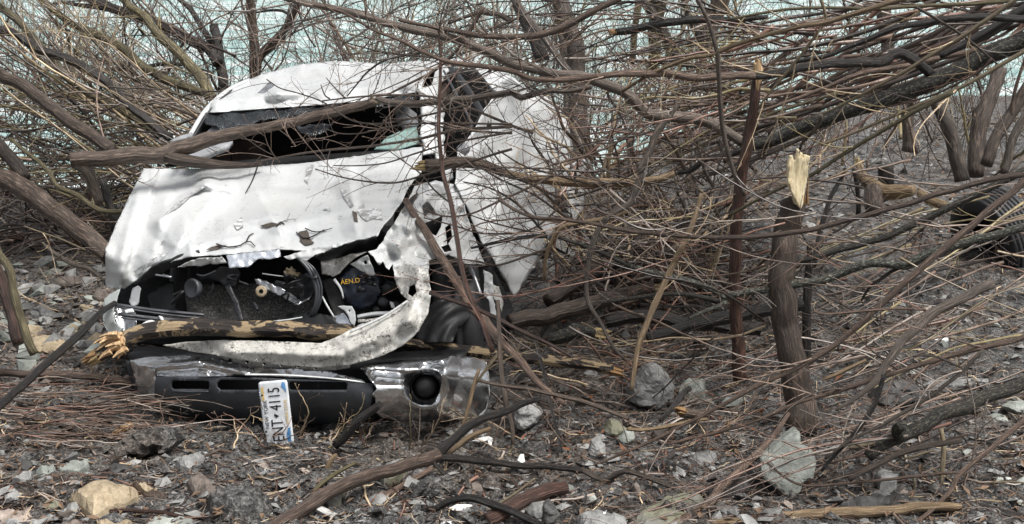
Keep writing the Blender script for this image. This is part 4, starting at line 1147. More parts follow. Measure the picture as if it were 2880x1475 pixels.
branch('curved olive branch under the massive leaning trunk that reaches the hood', E, [(60, -20), (90, 0), (170, 70), (250, 130), (310, 200), (340, 260), (380, 290), (480, 330), (590, 412), (670, 430), (765, 430)], (8.6, 8.0), (10, 13, 14, 16), 'olive_bark', 3, (.2, .5), twdir=-1)
branch('dark upright stump in the mud behind the left hood edge', E, [(710, 550), (690, 440), (660, 320), (630, 230)], (8.6, 8.6), (26, 24, 22), 'wet_bark', 0, name='tree_trunk', cat='tree')
branch('grey dead branch with pale broken tip lying on the left stones', E, [(270, 630), (330, 680), (420, 740), (480, 765), (560, 790), (650, 860)], (8.2, 7.7), (8, 13, 12, 7), 'grey_bark', 3, (.15, .4), ends=((0, 'fresh_wood'),))
branch('pale thin stick slanting over the grey dead branch', E, [(150, 520), (260, 560), (400, 610), (530, 668)], (7.9, 7.8), (4, 6, 5), 'dead_stalk', 1)
branch('olive green sapling stem at the left edge', E, [(210, 1310), (170, 1210), (130, 1100), (80, 900), (50, 770), (-10, 680), (-60, 480), (-80, 100), (-200, -300)], (6.95, 7.4), (26, 24, 22, 18, 10), 'olive_bark', 2, (.2, .5), name='sapling', cat='tree')
branch('reddish brown sapling stem behind the olive sapling', E, [(120, 1250), (80, 1100), (40, 960), (-5, 830), (-40, 720), (-150, 350), (-220, -100)], (7.15, 7.6), (34, 34, 28, 16), 'red_bark', 0, name='sapling', cat='tree')
branch('dark wet pole slanting from the left edge up to the hood corner', O, [(-40, 1058), (0, 1020), (100, 930), (190, 850), (250, 790), (288, 762)], (5.75, 5.9, 6.2, 6.55, 6.8, 6.95), (24, 25, 24, 15), 'wet_bark', 2, (.15, .3))
branch('smooth brown log reaching in from the left edge to the bumper', Jq, [(-60, 172), (0, 180), (200, 192), (400, 195), (700, 220), (860, 245), (1010, 275)], (7.25, 7.05), (22, 25, 26, 24), 'pink_bark', 2, (.15, .3))
branch('red brown arched switch lying along the bottom left of the ground', Jq, [(130, 1290), (300, 1265), (500, 1252), (700, 1228), (900, 1218), (1100, 1222), (1250, 1235), (1400, 1275), (1580, 1330)], (5.32, 5.3), (6, 10, 12, 12, 10), 'red_bark', 2, (.1, .25))
branch('short red switch arching at the bottom left corner', Jq, [(-40, 1155), (60, 1145), (200, 1150), (350, 1188), (420, 1220), (475, 1262)], (5.6, 5.4), (7, 9, 8), 'red_bark', 1)
b = branch('dark curved root piece lying behind the tan slab', Jq, [(880, 945), (940, 915), (1010, 900), (1120, 885), (1230, 895), (1370, 930)], (6.15, 6.05), (24, 24, 18), 'wet_bark', 0)
branch('brown bark stub lying below the curved root', Jq, [(1110, 940), (1180, 970), (1240, 1010), (1290, 1060)], (5.95, 5.8), (18, 15, 9), 'brown_bark', 0)
branch('short tan hooked stick standing by the curved root', Jq, [(1310, 1075), (1330, 1000), (1370, 940), (1440, 885)], (5.85, 6.0), (9, 8, 5), 'tan_bark', 0)
branch('bark covered log chunk beside the tan slab', Jq, [(1040, 1030), (1120, 1090), (1215, 1140)], (5.62, 5.5), (46, 50, 44), 'brown_bark', 0, name='log', cat='log', ends=())
branch('grey weathered log half buried at the left edge', Jq, [(40, 1045), (150, 1010), (260, 980), (370, 965)], (5.85, 5.95), (16, 24, 18), 'grey_bark', 0, name='log', cat='log')
branch('brown straight stick lying in front of the bumper', Jq, [(1170, 775), (1250, 820), (1330, 860), (1410, 895)], (6.3, 6.15), (6, 12, 10), 'brown_bark', 1)
branch('brown stick lying at a slant right of the grey slab', Jq, [(1670, 1100), (1740, 1060), (1820, 1010), (1900, 955)], (5.7, 5.85), (6, 10, 11), 'brown_bark', 1)
branch('tilted rusty brown board edge poking out of the mud left of the bumper', Jq, [(770, 745), (830, 680), (900, 620), (985, 575)], (6.35, 6.5), (22, 26, 20), 'orange_wood', 0, name='wood_scrap', cat='wood scrap', knob=.3)
for nm, pts, y0, y1 in (('topmost', [(-40, 370), (150, 400), (350, 440), (600, 455), (850, 470), (1040, 490)], 6.75, 6.7), ('pale', [(60, 420), (200, 500), (330, 560), (480, 612)], 6.6, 6.45), ('bowed', [(100, 750), (250, 690), (400, 645), (600, 640), (830, 645)], 6.35, 6.3), ('hooked', [(470, 625), (530, 590), (620, 572), (760, 575), (920, 600)], 6.42, 6.4), ('longest', [(560, 570), (750, 545), (1000, 540), (1200, 560), (1340, 610), (1480, 575)], 6.45, 6.4), ('lowest', [(-30, 740), (200, 735), (450, 745), (760, 745)], 6.2, 6.2)):
    branch(nm + ' brown reed stem in the mat of stems left of the bumper', Jq, pts, (y0, y1), (6, 8, 6), 'pink_bark', 1, name='reed_stem', cat='stem', group='brown stems lying left of the bumper')

# ---- over the truck
limb = branch('long tapering limb crossing above the truck roof down to the standing stake', C, [(1745, 1075), (1600, 985), (1450, 915), (1280, 888), (1090, 878), (1020, 850), (930, 770), (840, 690), (700, 640), (560, 590), (420, 568), (300, 558), (130, 518), (0, 480), (-100, 440), (-340, 330), (-540, 265), (-740, 230), (-940, 180), (-1090, 130), (-1240, 92), (-1490, 40), (-1670, 0), (-1800, -40)], (7.35, 6.95), (30, 32, 30, 26, 24, 20, 16), 'grey_bark', 18, (.3, .7), tw_from=.3)
branch('brown limb bowing from the right edge across the truck roof', C, [(1838, 572), (1600, 580), (1385, 592), (1200, 562), (1000, 560), (800, 560), (550, 590), (300, 606), (130, 592), (0, 542), (-240, 500), (-440, 480), (-640, 410), (-840, 312), (-1040, 232), (-1180, 150), (-1320, 80), (-1510, 40)], (6.9, 6.6), (22, 20, 17, 14, 9, 6), 'pink_bark', 16, (.25, .6), tw_from=.25)
branch('brown cut branch with bark running right from the windscreen', B, [(915, 745), (1000, 772), (1200, 790), (1310, 775), (1480, 765), (1700, 742), (1938, 700), (2000, 740), (2188, 692), (2390, 690), (2540, 658)], (7.5, 7.1), (18, 21, 20, 17, 12), 'grey_bark', 7, (.2, .45), twdir=-1)
branch('dead branch with sawn pale end resting over the fender', N3, [(322, 602), (400, 596), (480, 588), (600, 602), (690, 638)], (7.15, 7.2), (36, 34, 30, 24), 'brown_bark', 2, (.15, .3), ends=((0, 'fresh_wood'),))
branch('half peeled yellow branch running right from the door', N3, [(690, 640), (760, 655), (850, 668), (1000, 680), (1130, 684), (1280, 680), (1400, 668), (1480, 640)], (7.2, 7.2), (22, 26, 26, 24, 18), 'tan_bark', 4, (.2, .4))
spray = [
 ([(500, 765), (700, 742), (1000, 722), (1300, 730), (1500, 772), (1650, 832), (1938, 952), (2100, 1010)], (7.4, 7.2), 9, 'crossing the cab opening from the roof'),
 ([(0, 1228), (300, 1170), (520, 1140), (850, 1110), (1000, 1090), (1250, 1050), (1500, 990), (1938, 960)], (7.75, 7.2), 10, 'lying along the rear edge of the hood'),
 ([(80, 602), (180, 668), (300, 702), (500, 770), (700, 900), (850, 938), (1050, 925), (1300, 870), (1600, 800)], (7.3, 7.0), 7, 'hanging over the roof front'),
 ([(540, 980), (640, 1012), (800, 1010), (1000, 962), (1300, 935), (1938, 940)], (7.3, 6.9), 7, 'in front of the dark windscreen'),
 ([(600, 290), (700, 330), (850, 370), (1000, 402), (1350, 440), (1500, 500)], (7.1, 6.9), 7, 'thin across the top of the roof'),
 ([(450, 1280), (600, 1330), (800, 1370), (1050, 1385), (1300, 1320), (1700, 1200), (1938, 1130)], (7.0, 6.8), 8, 'arching over the hood toward the door'),
 ([(590, 1255), (800, 1255), (1000, 1230), (1250, 1150), (1500, 1080), (1938, 1000)], (7.0, 6.8), 7, 'above the hood right half'),
 ([(1010, 1145), (1100, 1210), (1250, 1320), (1350, 1440), (1500, 1560)], (6.9, 6.7), 6, 'drooping over the fender'),
 ([(690, 730), (780, 620), (850, 540), (1000, 450), (1300, 390)], (7.6, 7.4), 8, 'rising over the roof'),
 ([(990, 720), (1150, 640), (1330, 550), (1420, 480), (1560, 330), (1720, 60)], (7.4, 7.3), 12, 'climbing past the roof corner'),
 ([(1050, 820), (1200, 900), (1400, 960), (1600, 990), (1938, 1010)], (7.1, 6.9), 7, 'across the side window'),
 ([(60, 1000), (90, 1100), (150, 1200), (180, 1230)], (7.9, 7.9), 5, 'small in the left windscreen'),
 ([(170, 980), (250, 1040), (300, 1110)], (7.85, 7.8), 5, 'short hooked in the windscreen'),
 ([(490, 640), (520, 720), (560, 750)], (7.3, 7.3), 5, 'tiny upright on the roof'),
 ([(530, 590), (600, 670), (670, 740)], (7.3, 7.2), 5, 'tiny forked on the roof'),
 ([(1450, 180), (1650, 110), (1800, 100), (1938, 160)], (8.0, 8.0), 16, 'thick dark behind the long limb'),
]
for pts, Y, wq, where in spray:
    branch('budded brown branch ' + where, B, pts[::-1], Y[::-1], (wq, wq * .75, wq * .45), 'brown_bark', 6 if len(pts) > 3 else 1, (.15, .42), lift=.1, group='budded branches over the truck')
spray2 = [
 ([(0, 180), (150, 280), (300, 330), (500, 345), (750, 380)], 9), ([(-200, 560), (0, 515), (250, 470), (370, 470)], 14), ([(-330, 640), (-150, 660), (0, 690), (250, 610), (390, 560)], 8),
 ([(-560, 260), (-400, 320), (-200, 300), (0, 210), (200, 120), (420, 10)], 8), ([(-260, 60), (-50, 110), (150, 230), (330, 420), (370, 470)], 8), ([(-240, 300), (0, 380), (220, 430), (300, 440)], 6),
 ([(-560, 330), (-300, 400), (-100, 450), (250, 420), (520, 200)], 7), ([(-240, -120), (0, 30), (280, 160), (480, 300), (720, 430)], 8), ([(-100, -240), (100, 0), (300, 100), (500, 280)], 7),
 ([(0, -180), (200, -60), (420, 0), (700, 70), (1000, 60)], 8), ([(-100, -40), (200, 60), (500, 180), (750, 120), (1050, 20)], 8), ([(60, 620), (220, 610), (420, 640), (640, 850)], 6),
]
for i, (pts, wq) in enumerate(spray2):
    where = ['over the dented door', 'dark and thick over the lower door', 'low over the wheel arch', 'arching over the fender', 'steep over the door', 'short by the door edge', 'low across the torn fender', 'slanting over the door to the logs', 'from the cab to the logs', 'high across the door', 'bowed across the upper door', 'below the door edge'][i]
    branch('brown twiggy branch ' + where, Fq, pts[::-1], (6.8 + .04 * i, 6.6 + .05 * i), (wq, wq * .8, wq * .5), 'wet_bark' if i in (1, 4) else 'brown_bark', 5, (.15, .4), lift=.1, group='twiggy branches over the door')
branch('peeling log with broken splintered left end lying through the grille', Jq, [(720, 60), (820, 5), (920, -55), (1060, -115), (1280, -150), (1500, -155), (1740, -150), (2000, -145), (2300, -130), (2690, -105)], (6.62, 6.62, 6.66, 6.7, 6.72, 6.74, 6.76, 6.8, 6.82, 6.84), (40, 52, 54, 50, 48, 46), 'peeling_bark', 0, name='log', cat='log', ends=((0, 'orange_wood'), (0, 'orange_wood'), (0, 'fresh_wood')), n=60, knob=.6)
fan = bpy.data.objects['log.%03d' % (sum(1 for o in bpy.data.objects if o.name.startswith('log')) - 1)]
fr_ = random.Random(6)
tb = TB()
for k in range(26):
    b0 = (fr_.uniform(305, 360), fr_.uniform(936, 988), 6.60 + fr_.uniform(-.03, .03))
    e0 = (b0[0] - fr_.uniform(18, 58), b0[1] + fr_.uniform(6, 30), b0[2] + fr_.uniform(-.03, .03))
    px_tube(tb, [b0, ((b0[0] + e0[0]) / 2, (b0[1] + e0[1]) / 2 - 3, b0[2]), e0], fr_.uniform(13, 24), 5, 4, 4)
tb.build('broken_end', MAT['split_orange'], fan, smooth=False)
branch('tan log lying on the ground from the bumper end to the brush', K, [(1130, -95), (1280, -70), (1700, -20), (1850, 0), (2100, 30), (2400, 60), (2640, 105)], (6.9, 6.95), (30, 34, 34, 30), 'peeling_bark', 1, name='log', cat='log', ends=((1, 'orange_wood'),))
branch('thick grey brown pole leaning across the fender and wheel arch', L7, [(55, 270), (75, 310), (180, 470), (320, 700), (430, 880), (530, 1050), (640, 1170), (760, 1319), (860, 1420), (980, 1560), (1100, 1680), (1240, 1790)], (7.2, 5.95), (18, 26, 30, 30, 22, 14), 'pink_bark', 3, (.15, .35))
branch('slim reddish pole rising in front of the fender to the roof corner', L7, [(700, 1400), (620, 1180), (520, 950), (460, 730), (430, 520), (395, 300), (330, 60), (300, -300), (310, -560), (320, -900)], (6.3, 7.0), (16, 15, 14, 11, 8), 'red_bark', 6, (.15, .4))
branch('brown branch running down from the torn skin to the brush', L7, [(235, 960), (350, 1000), (480, 1045), (600, 1090), (760, 1165), (900, 1240), (1100, 1330), (1300, 1440)], (6.5, 6.2), (14, 14, 12, 8), 'red_bark', 3, (.15, .35))

# ---- right side: stakes, broken saplings, fork tree
st = branch('tall dark broken stake with splintered orange top', C, [(1730, 1319 + 1560), (1700, 2420), (1690, 2220), (1700, 1700), (1735, 1319), (1775, 1150), (1812, 900), (1850, 650), (1862, 560)], (7.05, 7.05), (44, 36, 35, 35, 34, 30, 26), 'red_bark', 2, (.2, .4), name='broken_sapling', cat='tree', knob=.7)
splinter(P(2131, 208, 7.04), (0.05, -.1, 1), .026, 'orange_wood', st, R, 16, .10)
st2 = branch('stout brown broken trunk with pale yellow splintered top', Gq, [(330, 1960), (290, 1700), (240, 1400), (180, 1100), (160, 800), (190, 500), (230, 200)], (6.35, 6.6), (100, 84, 78, 76, 74, 70), 'dark_brown_bark', 0, name='broken_sapling', cat='tree', knob=.8, ends=())
def shred(a, b, k=1.0): return .014 * noise.noise((a / 14.0, b / 150.0, 4))
sheet('broken_end', [(2216, 500, 6.50), (2219, 484, 6.50), (2223, 457, 6.5), (2229, 437, 6.5), (2233, 452, 6.5), (2240, 419, 6.5), (2247, 424, 6.5), (2249, 446, 6.5), (2257, 430, 6.51), (2260, 452, 6.51), (2268, 436, 6.52), (2278, 440, 6.53), (2273, 464, 6.53), (2271, 500, 6.53),
      (2264, 540, 6.52), (2258, 575, 6.51), (2250, 590, 6.5), (2240, 566, 6.5), (2229, 545, 6.49), (2220, 520, 6.49)], 'split_wood', 5, shred, .022, st2, 2.0, seed=3)
tb = TB()
for k in range(8):
    x = R.uniform(2226, 2276); yt = R.uniform(432, 500)
    px_tube(tb, [(x, 575, 6.56), (x + R.uniform(-5, 3), (575 + yt) / 2, 6.55), (x + R.uniform(-6, 8), yt, 6.55)], R.uniform(7, 13), 5, 4, 2)
tb.build('broken_end', MAT['orange_wood'], st2, smooth=False)
sheet('broken_end', [(2119, 190, 6.99), (2121, 176, 6.99), (2127, 182, 6.99), (2133, 167, 6.99), (2138, 171, 6.99), (2142, 186, 6.99), (2147, 195, 6.99), (2144, 223, 6.98), (2137, 238, 6.98), (2131, 258, 6.98), (2126, 246, 6.98), (2122, 212, 6.99)], 'split_orange', 4, shred, .012, st, 1.5, seed=4)
branch('black slender trunk standing right of the stout broken trunk', Gq, [(345, 1600), (345, 1250), (352, 900), (368, 650), (372, 520)], (7.4, 7.5), (26, 26, 24, 20), 'wet_bark', 2, name='sapling', cat='tree')
branch('dark thin sapling forking behind the stout broken trunk', Gq, [(400, 700), (440, 480), (480, 320), (530, 170), (600, 50), (640, -40)], (7.6, 7.8), (15, 14, 12), 'wet_bark', 4, name='sapling', cat='tree')
branch('dark upright stem in the right ground clearing', Gq, [(735, 320), (735, 180), (725, 60), (700, -40)], (9.2, 9.2), (14, 13, 11), 'wet_bark', 2, name='sapling', cat='tree')
branch('tan leaning stick standing in front of the stakes', Fq, [(1010, 1640), (1060, 1319), (1130, 1130), (1200, 960), (1250, 850), (1360, 620), (1420, 500), (1470, 390), (1500, 300), (1545, 150)], (6.15, 6.5), (13, 18, 19, 18, 12), 'tan_bark', 2, (.15, .3))
b = branch('grey broken branch with a split pale tip bending over the brush pile', C, [(1255, 790), (1180, 900), (1100, 1000), (1040, 1150), (960, 1319)], (6.7, 6.65), (10, 18, 20, 20), 'grey_bark', 2, (.2, .4))
sub(b, Fq, [(1090, 0), (1040, 130), (1000, 220), (880, 290), (800, 370), (740, 470), (690, 640), (670, 850), (690, 980), (780, 1130), (880, 1319), (960, 1400)], (6.65, 6.3), (20, 18, 15, 12, 9), 'grey_bark', 3)
sub(b, Fq, [(985, 280), (900, 320), (760, 345), (620, 372), (500, 400), (440, 450), (395, 530), (365, 640), (350, 800)], (6.65, 6.7), (12, 14, 13, 9), 'tan_bark', 1)
branch('long smooth branch sagging from the right edge across to the door', Gq, [(2080, -20), (1992, 2), (1800, 30), (1600, 80), (1350, 150), (1100, 228), (800, 312), (500, 390), (300, 437), (0, 470), (-250, 482), (-500, 474), (-750, 458), (-1000, 430), (-1250, 380), (-1500, 345), (-1700, 330), (-1850, 280), (-1990, 190)], (6.1, 6.5), (17, 16, 15, 13, 8), 'pink_bark', 9, (.2, .5), tw_from=.3)
fk = branch('lichen spotted limb reaching from the right edge to the dark fork', Gq, [(2080, 380), (1992, 402), (1850, 440), (1700, 482), (1450, 545), (1250, 612), (1100, 690), (900, 672), (700, 712), (500, 790), (300, 832), (60, 872), (-120, 900), (-250, 915)], (6.2, 6.55), (24, 26, 26, 24, 20), 'lichen_bark', 2, (.2, .4))
sub(fk, Fq, [(1745, 945), (1620, 872), (1450, 812), (1200, 752), (1045, 712)], (6.55, 6.6), (17, 17, 18, 19), 'lichen_bark', 1)
sub(fk, Fq, [(1745, 950), (1700, 962), (1450, 912), (1250, 912), (1000, 942), (770, 972)], (6.55, 6.5), (14, 14, 13, 11), 'dark_lichen_bark', 3)
sub(fk, Fq, [(1745, 955), (1640, 985), (1500, 1002), (1300, 1002), (1080, 982)], (6.55, 6.5), (9, 8, 7), 'wet_bark', 2)
sub(fk, Fq, [(1745, 958), (1660, 1000), (1600, 1022), (1450, 1092)], (6.55, 6.4), (12, 11, 8), 'lichen_bark', 0)
sub(fk, Gq, [(1080, 700), (1000, 730), (900, 800), (820, 860), (760, 960)], (6.35, 6.4), (12, 10, 6), 'wet_bark', 2)
branch('slate grey branch behind the logs running to the fork', Fq, [(460, 478), (620, 530), (800, 602), (980, 682), (1060, 722)], (6.75, 6.65), (10, 14, 14), 'dark_lichen_bark', 3, (.2, .4))
branch('dark grey branch from the right edge past the tyre to the black trunk', Gq, [(2000, -30), (1840, 50), (1600, 170), (1350, 290), (1100, 410), (900, 490), (700, 550), (500, 602), (300, 662), (140, 722)], (6.9, 7.1), (22, 22, 20, 18, 14), 'dark_lichen_bark', 6, (.2, .5))
branch('pinkish straight branch slanting down from the right edge to the ground', Gq, [(2080, -30), (1992, 60), (1700, 300), (1450, 512), (1200, 722), (1050, 862), (850, 1042), (700, 1182), (540, 1310), (300, 1455), (0, 1590), (-250, 1725), (-600, 1910), (-960, 2080), (-1350, 2240)], (6.0, 5.85), (21, 20, 18, 15, 11, 7), 'pink_bark', 12, (.2, .5), tw_from=.25)
b = branch('thick grey branch curving down to a point right of the stout trunk', Gq, [(1750, 830), (1560, 920), (1350, 1030), (1200, 1140), (1050, 1300), (940, 1450), (870, 1570), (720, 1690), (570, 1785)], (5.95, 5.6), (30, 28, 28, 26, 20, 8), 'grey_bark', 2, (.2, .4))
sub(b, Iq, [(925, 190), (850, 420), (740, 592), (600, 752), (450, 920)], (5.6, 5.5), (15, 16, 14, 10), 'wet_bark', 1)
b = branch('heavy wet grey limb lying on the ground at the lower right', Iq, [(2100, 215), (1972, 262), (1700, 362), (1560, 430), (1400, 482), (1150, 612), (1000, 680), (900, 730), (800, 815)], (5.75, 5.55), (40, 40, 42, 40, 34), 'dark_lichen_bark', 1, (.2, .4))
sub(b, Iq, [(1030, 670), (1010, 610), (1035, 580), (1050, 565)], (5.56, 5.5), (34, 36, 34), 'dark_lichen_bark')
branch('orange brown barkless log lying along the bottom right edge', Iq, [(-700, 1300), (-300, 1310), (0, 1282), (300, 1252), (600, 1235), (900, 1222), (1100, 1205), (1300, 1182), (1500, 1190)], (5.25, 5.35), (14, 24, 32, 36, 34, 24), 'tan_bark', 0, name='log', cat='log')
branch('dark branch lying across the bottom right corner', Iq, [(1250, 1050), (1450, 1132), (1750, 1212), (1972, 1272), (2100, 1320)], (5.5, 5.3), (16, 20, 24, 26), 'wet_bark', 2, (.1, .3))
branch('pale patched branch slanting up from the bottom edge toward the stout trunk', Hq, [(1250, 1360), (1330, 1319), (1450, 1250), (1600, 1150), (1700, 1012), (1860, 882), (1980, 750), (2080, 640), (2180, 490)], (5.15, 5.9), (26, 28, 26, 22, 12), 'pink_bark', 2, (.15, .35))
branch('slender brown branch sweeping from the right edge low past the trunk', Iq, [(2100, -120), (1900, -60), (1600, 10), (1300, 92), (1080, 160), (850, 232), (600, 312), (300, 402), (0, 530), (-180, 590), (-450, 660), (-700, 720)], (5.7, 5.8), (17, 16, 14, 11, 7), 'pink_bark', 9, (.2, .5))
b = branch('brown forked switch rising to the right edge at the lower right', Iq, [(1100, 1340), (1250, 1240), (1400, 1092), (1490, 942), (1700, 770), (1850, 640), (1972, 540), (2090, 430)], (5.25, 5.7), (13, 15, 16, 16), 'pink_bark', 4, (.2, .4))
sub(b, Iq, [(1488, 932), (1300, 942), (1000, 978), (650, 1012), (350, 1030), (200, 980), (50, 860)], (5.4, 5.5), (10, 9, 7), 'pink_bark', 4)
branch('slim grey switch slanting over the wet grey limb', Iq, [(1670, 10), (1500, 180), (1250, 372), (1000, 522), (830, 612), (650, 700), (480, 830)], (5.6, 5.5), (12, 12, 9), 'grey_bark', 4, (.2, .4))
branch('brown stick under the wet grey limb', Iq, [(1500, 690), (1250, 732), (1050, 785), (960, 830), (760, 930), (660, 985)], (5.5, 5.42), (16, 18, 16), 'brown_bark', 1)
for i, (pts, wq, mt, lab) in enumerate([
    ([(470, 232), (600, 180), (790, 90)], 14, 'tan_bark', 'tan broken stick lying right of the stout trunk'),
    ([(400, 1040), (500, 1060), (700, 1045), (1000, 1020), (1250, 1030)], 9, 'pink_bark', 'level pink stick behind the pinkish straight branch'),
    ([(660, 745), (850, 715)], 16, 'dead_stalk', 'short pale stick left of the wet grey limb'),
    ([(1070, 830), (1300, 765)], 9, 'dead_stalk', 'short straw stick under the wet grey limb'),
    ([(1690, 1010), (1860, 1000), (2000, 1015)], 7, 'dead_stalk', 'pale straw stick at the right edge near the bottom'),
    ([(1350, 600), (1370, 760), (1350, 1030)], 16, 'dead_stalk', 'upright splintered pale stake below the wet grey limb'),
    ([(1060, 1319), (1110, 1180), (1150, 1060), (1150, 970)], 9, 'dead_stalk', 'pale upright stalk at the bottom right'),
    ([(1490, 140), (1300, 60), (1140, 60)], 8, 'grey_bark', 'grey stick in the right clearing')]):
    tile = Gq if 'behind the pinkish' in lab else Iq
    branch(lab, tile, pts, (5.9 if tile is Gq else 5.6, 5.9 if tile is Gq else 5.55), (wq * .8, wq, wq * .7), mt, 0, name='stick', cat='stick')
# foreground fork at the bottom centre
b = branch('large wet forked branch sprawling in the foreground', K, [(60, 1330), (200, 1230), (340, 1150), (500, 1042), (650, 960), (800, 898), (950, 850), (1100, 805), (1250, 765), (1370, 735)], (5.2, 5.75), (44, 44, 42, 40, 40), 'pink_bark', 1, (.2, .4))
sub(b, K, [(1350, 745), (1400, 700), (1440, 650), (1520, 570), (1600, 510), (1700, 462), (1850, 405), (1950, 368), (2110, 308)], (5.75, 5.9), (32, 26, 24, 21, 18), 'wet_bark', 1)
sub(b, K, [(1350, 740), (1450, 742), (1580, 752), (1700, 770), (2000, 800), (2250, 812), (2450, 850), (2580, 905), (2720, 980)], (5.75, 5.8), (26, 21, 20, 19, 12), 'wet_bark', 2)
sub(b, K, [(1335, 770), (1400, 840), (1500, 922), (1620, 980), (1690, 1020), (1705, 1100)], (5.72, 5.6), (13, 14, 12, 9), 'wet_bark', 1)
branch('tan light branch tucked under the fork in the foreground', K, [(1440, 715), (1500, 660), (1600, 592), (1750, 530)], (5.85, 5.95), (16, 17, 12), 'tan_bark', 1)
branch('pale brown stick under the foreground branch', K, [(830, 1210), (950, 1060), (1120, 940), (1330, 820)], (5.5, 5.7), (12, 20, 16), 'pink_bark', 1)
branch('dark red brown barked log lying at the bottom centre', K, [(1720, 1200), (1860, 1120), (2000, 1052), (2150, 985), (2300, 955)], (5.3, 5.5), (50, 52, 48, 40), 'red_bark', 0, name='log', cat='log')
branch('dark twisting root on the ground right of the fork', Hq, [(620, 905), (700, 950), (800, 992), (870, 960), (960, 922), (1100, 960), (1200, 1000), (1330, 1052)], (5.68, 5.5), (14, 17, 16, 14), 'brown_bark', 1)
branch('dark wet branch arching below the fork', K, [(1180, 1130), (1350, 1110), (1450, 1060), (1600, 1030), (1750, 1075), (1900, 1130), (2100, 1224), (2250, 1300)], (5.4, 5.25), (16, 24, 24, 20), 'wet_bark', 0)
branch('yellow straw stalk lying at the bottom centre', K, [(1570, 1240), (1700, 1140), (1900, 1020), (2075, 890)], (5.35, 5.45), (7, 8, 6), 'dead_stalk', 0, name='stick', cat='stick')
branch('charcoal root sticking up against the bumper', K, [(620, 660), (690, 590), (760, 500), (850, 430), (960, 345)], (6.35, 6.38), (24, 32, 30, 20), 'wet_bark', 2, (.15, .25))
branch('curved olive twig standing left of the foreground branch', K, [(420, 1105), (450, 1020), (490, 960), (600, 875), (700, 815), (780, 775)], (5.6, 5.75), (10, 16, 14, 9), 'olive_bark', 1)
branch('pale broken stub standing behind the olive twig', K, [(560, 860), (575, 790), (610, 735), (640, 720)], (5.85, 5.87), (16, 18, 12), 'tan_bark', 0)
branch('thin arched twig below the foreground branch', K, [(990, 930), (1060, 980), (1150, 1080), (1240, 1230)], (5.5, 5.3), (7, 8, 6), 'red_bark', 1)
branch('long straw stick standing by the bumper end', K, [(1815, 880), (1850, 780), (1900, 680), (1920, 600)], (5.9, 6.05), (8, 11, 8), 'dead_stalk', 0, name='stick', cat='stick')
branch('tan stalk leaning on the chrome bumper corner', K, [(1540, 530), (1590, 380), (1640, 180), (1670, 100)], (6.2, 6.3), (8, 14, 10), 'tan_bark', 0, name='stick', cat='stick')
branch('yellow green forked stalk by the bumper end', K, [(1640, 210), (1700, 120), (1800, 0), (1850, -80)], (6.3, 6.35), (7, 10, 8), 'dead_stalk', 1)
b = branch('brown stick running from the bumper end into the brush', Hq, [(-140, 240), (0, 275), (200, 300), (430, 350), (700, 420), (850, 480), (980, 525)], (6.1, 5.9), (9, 12, 14, 12), 'brown_bark', 3, (.15, .3))
branch('dark pole standing beside the bumper end', Hq, [(0, -360), (20, 100), (60, 400), (100, 560), (115, 720)], (6.35, 6.0), (12, 14, 16, 13), 'brown_bark', 2, (.15, .3))
branch('thin dark stem standing in the brush right of the bumper', Hq, [(280, -60), (330, 120), (390, 400), (440, 600), (480, 780)], (6.4, 5.9), (9, 11, 9), 'wet_bark', 2)
branch('sawn log end lying by the grey boulder', Hq, [(1385, 480), (1470, 488), (1570, 500)], (6.15, 6.25), (32, 32, 26), 'brown_bark', 0, name='log', cat='log', ends=((0, 'orange_wood'),))
branch('black charred stick leaning on the grey boulder', Hq, [(1215, 545), (1310, 440), (1400, 330), (1440, 300)], (6.1, 6.25), (12, 18, 18), 'wet_bark', 0, name='stick', cat='stick')
branch('pale brown stick lying in front of the grey boulder', Hq, [(970, 605), (1100, 610), (1280, 585), (1450, 545), (1570, 530)], (6.0, 6.1), (11, 12, 9), 'tan_bark', 1)
# ---- logs behind the stakes
branch('big brown broken log behind the stakes with torn yellow end', Fq, [(90, 1125), (250, 1090), (400, 1062), (700, 985), (900, 925), (1080, 880), (1180, 855)], (7.6, 7.9), (48, 52, 50, 44, 34), 'brown_bark', 0, name='log', cat='log', ends=((1, 'fresh_wood'),))
branch('dark grey log with bright split end lying in front of the big log', Fq, [(380, 1255), (480, 1222), (600, 1200), (740, 1195)], (7.3, 7.3), (40, 42, 40), 'dark_lichen_bark', 0, name='log', cat='log', ends=((1, 'fresh_wood'),))
branch('dark log lying behind the tan stick', Fq, [(820, 1125), (1000, 1080), (1200, 1080), (1400, 1130), (1700, 1150), (1992, 1180)], (7.6, 7.5), (36, 42, 40, 42), 'wet_bark', 1, name='log', cat='log')
branch('brown tree base leaning out of the root mound', Fq, [(380, 960), (560, 840), (800, 700), (1000, 600), (1150, 480)], (8.0, 8.6), (44, 48, 50), 'brown_bark', 1, name='log', cat='log')
branch('black wet log half buried behind the stakes', Fq, [(1130, 1240), (1350, 1180), (1600, 1110), (1992, 1040), (2300, 980)], (7.2, 7.4), (30, 40, 38), 'wet_bark', 1, name='log', cat='log')
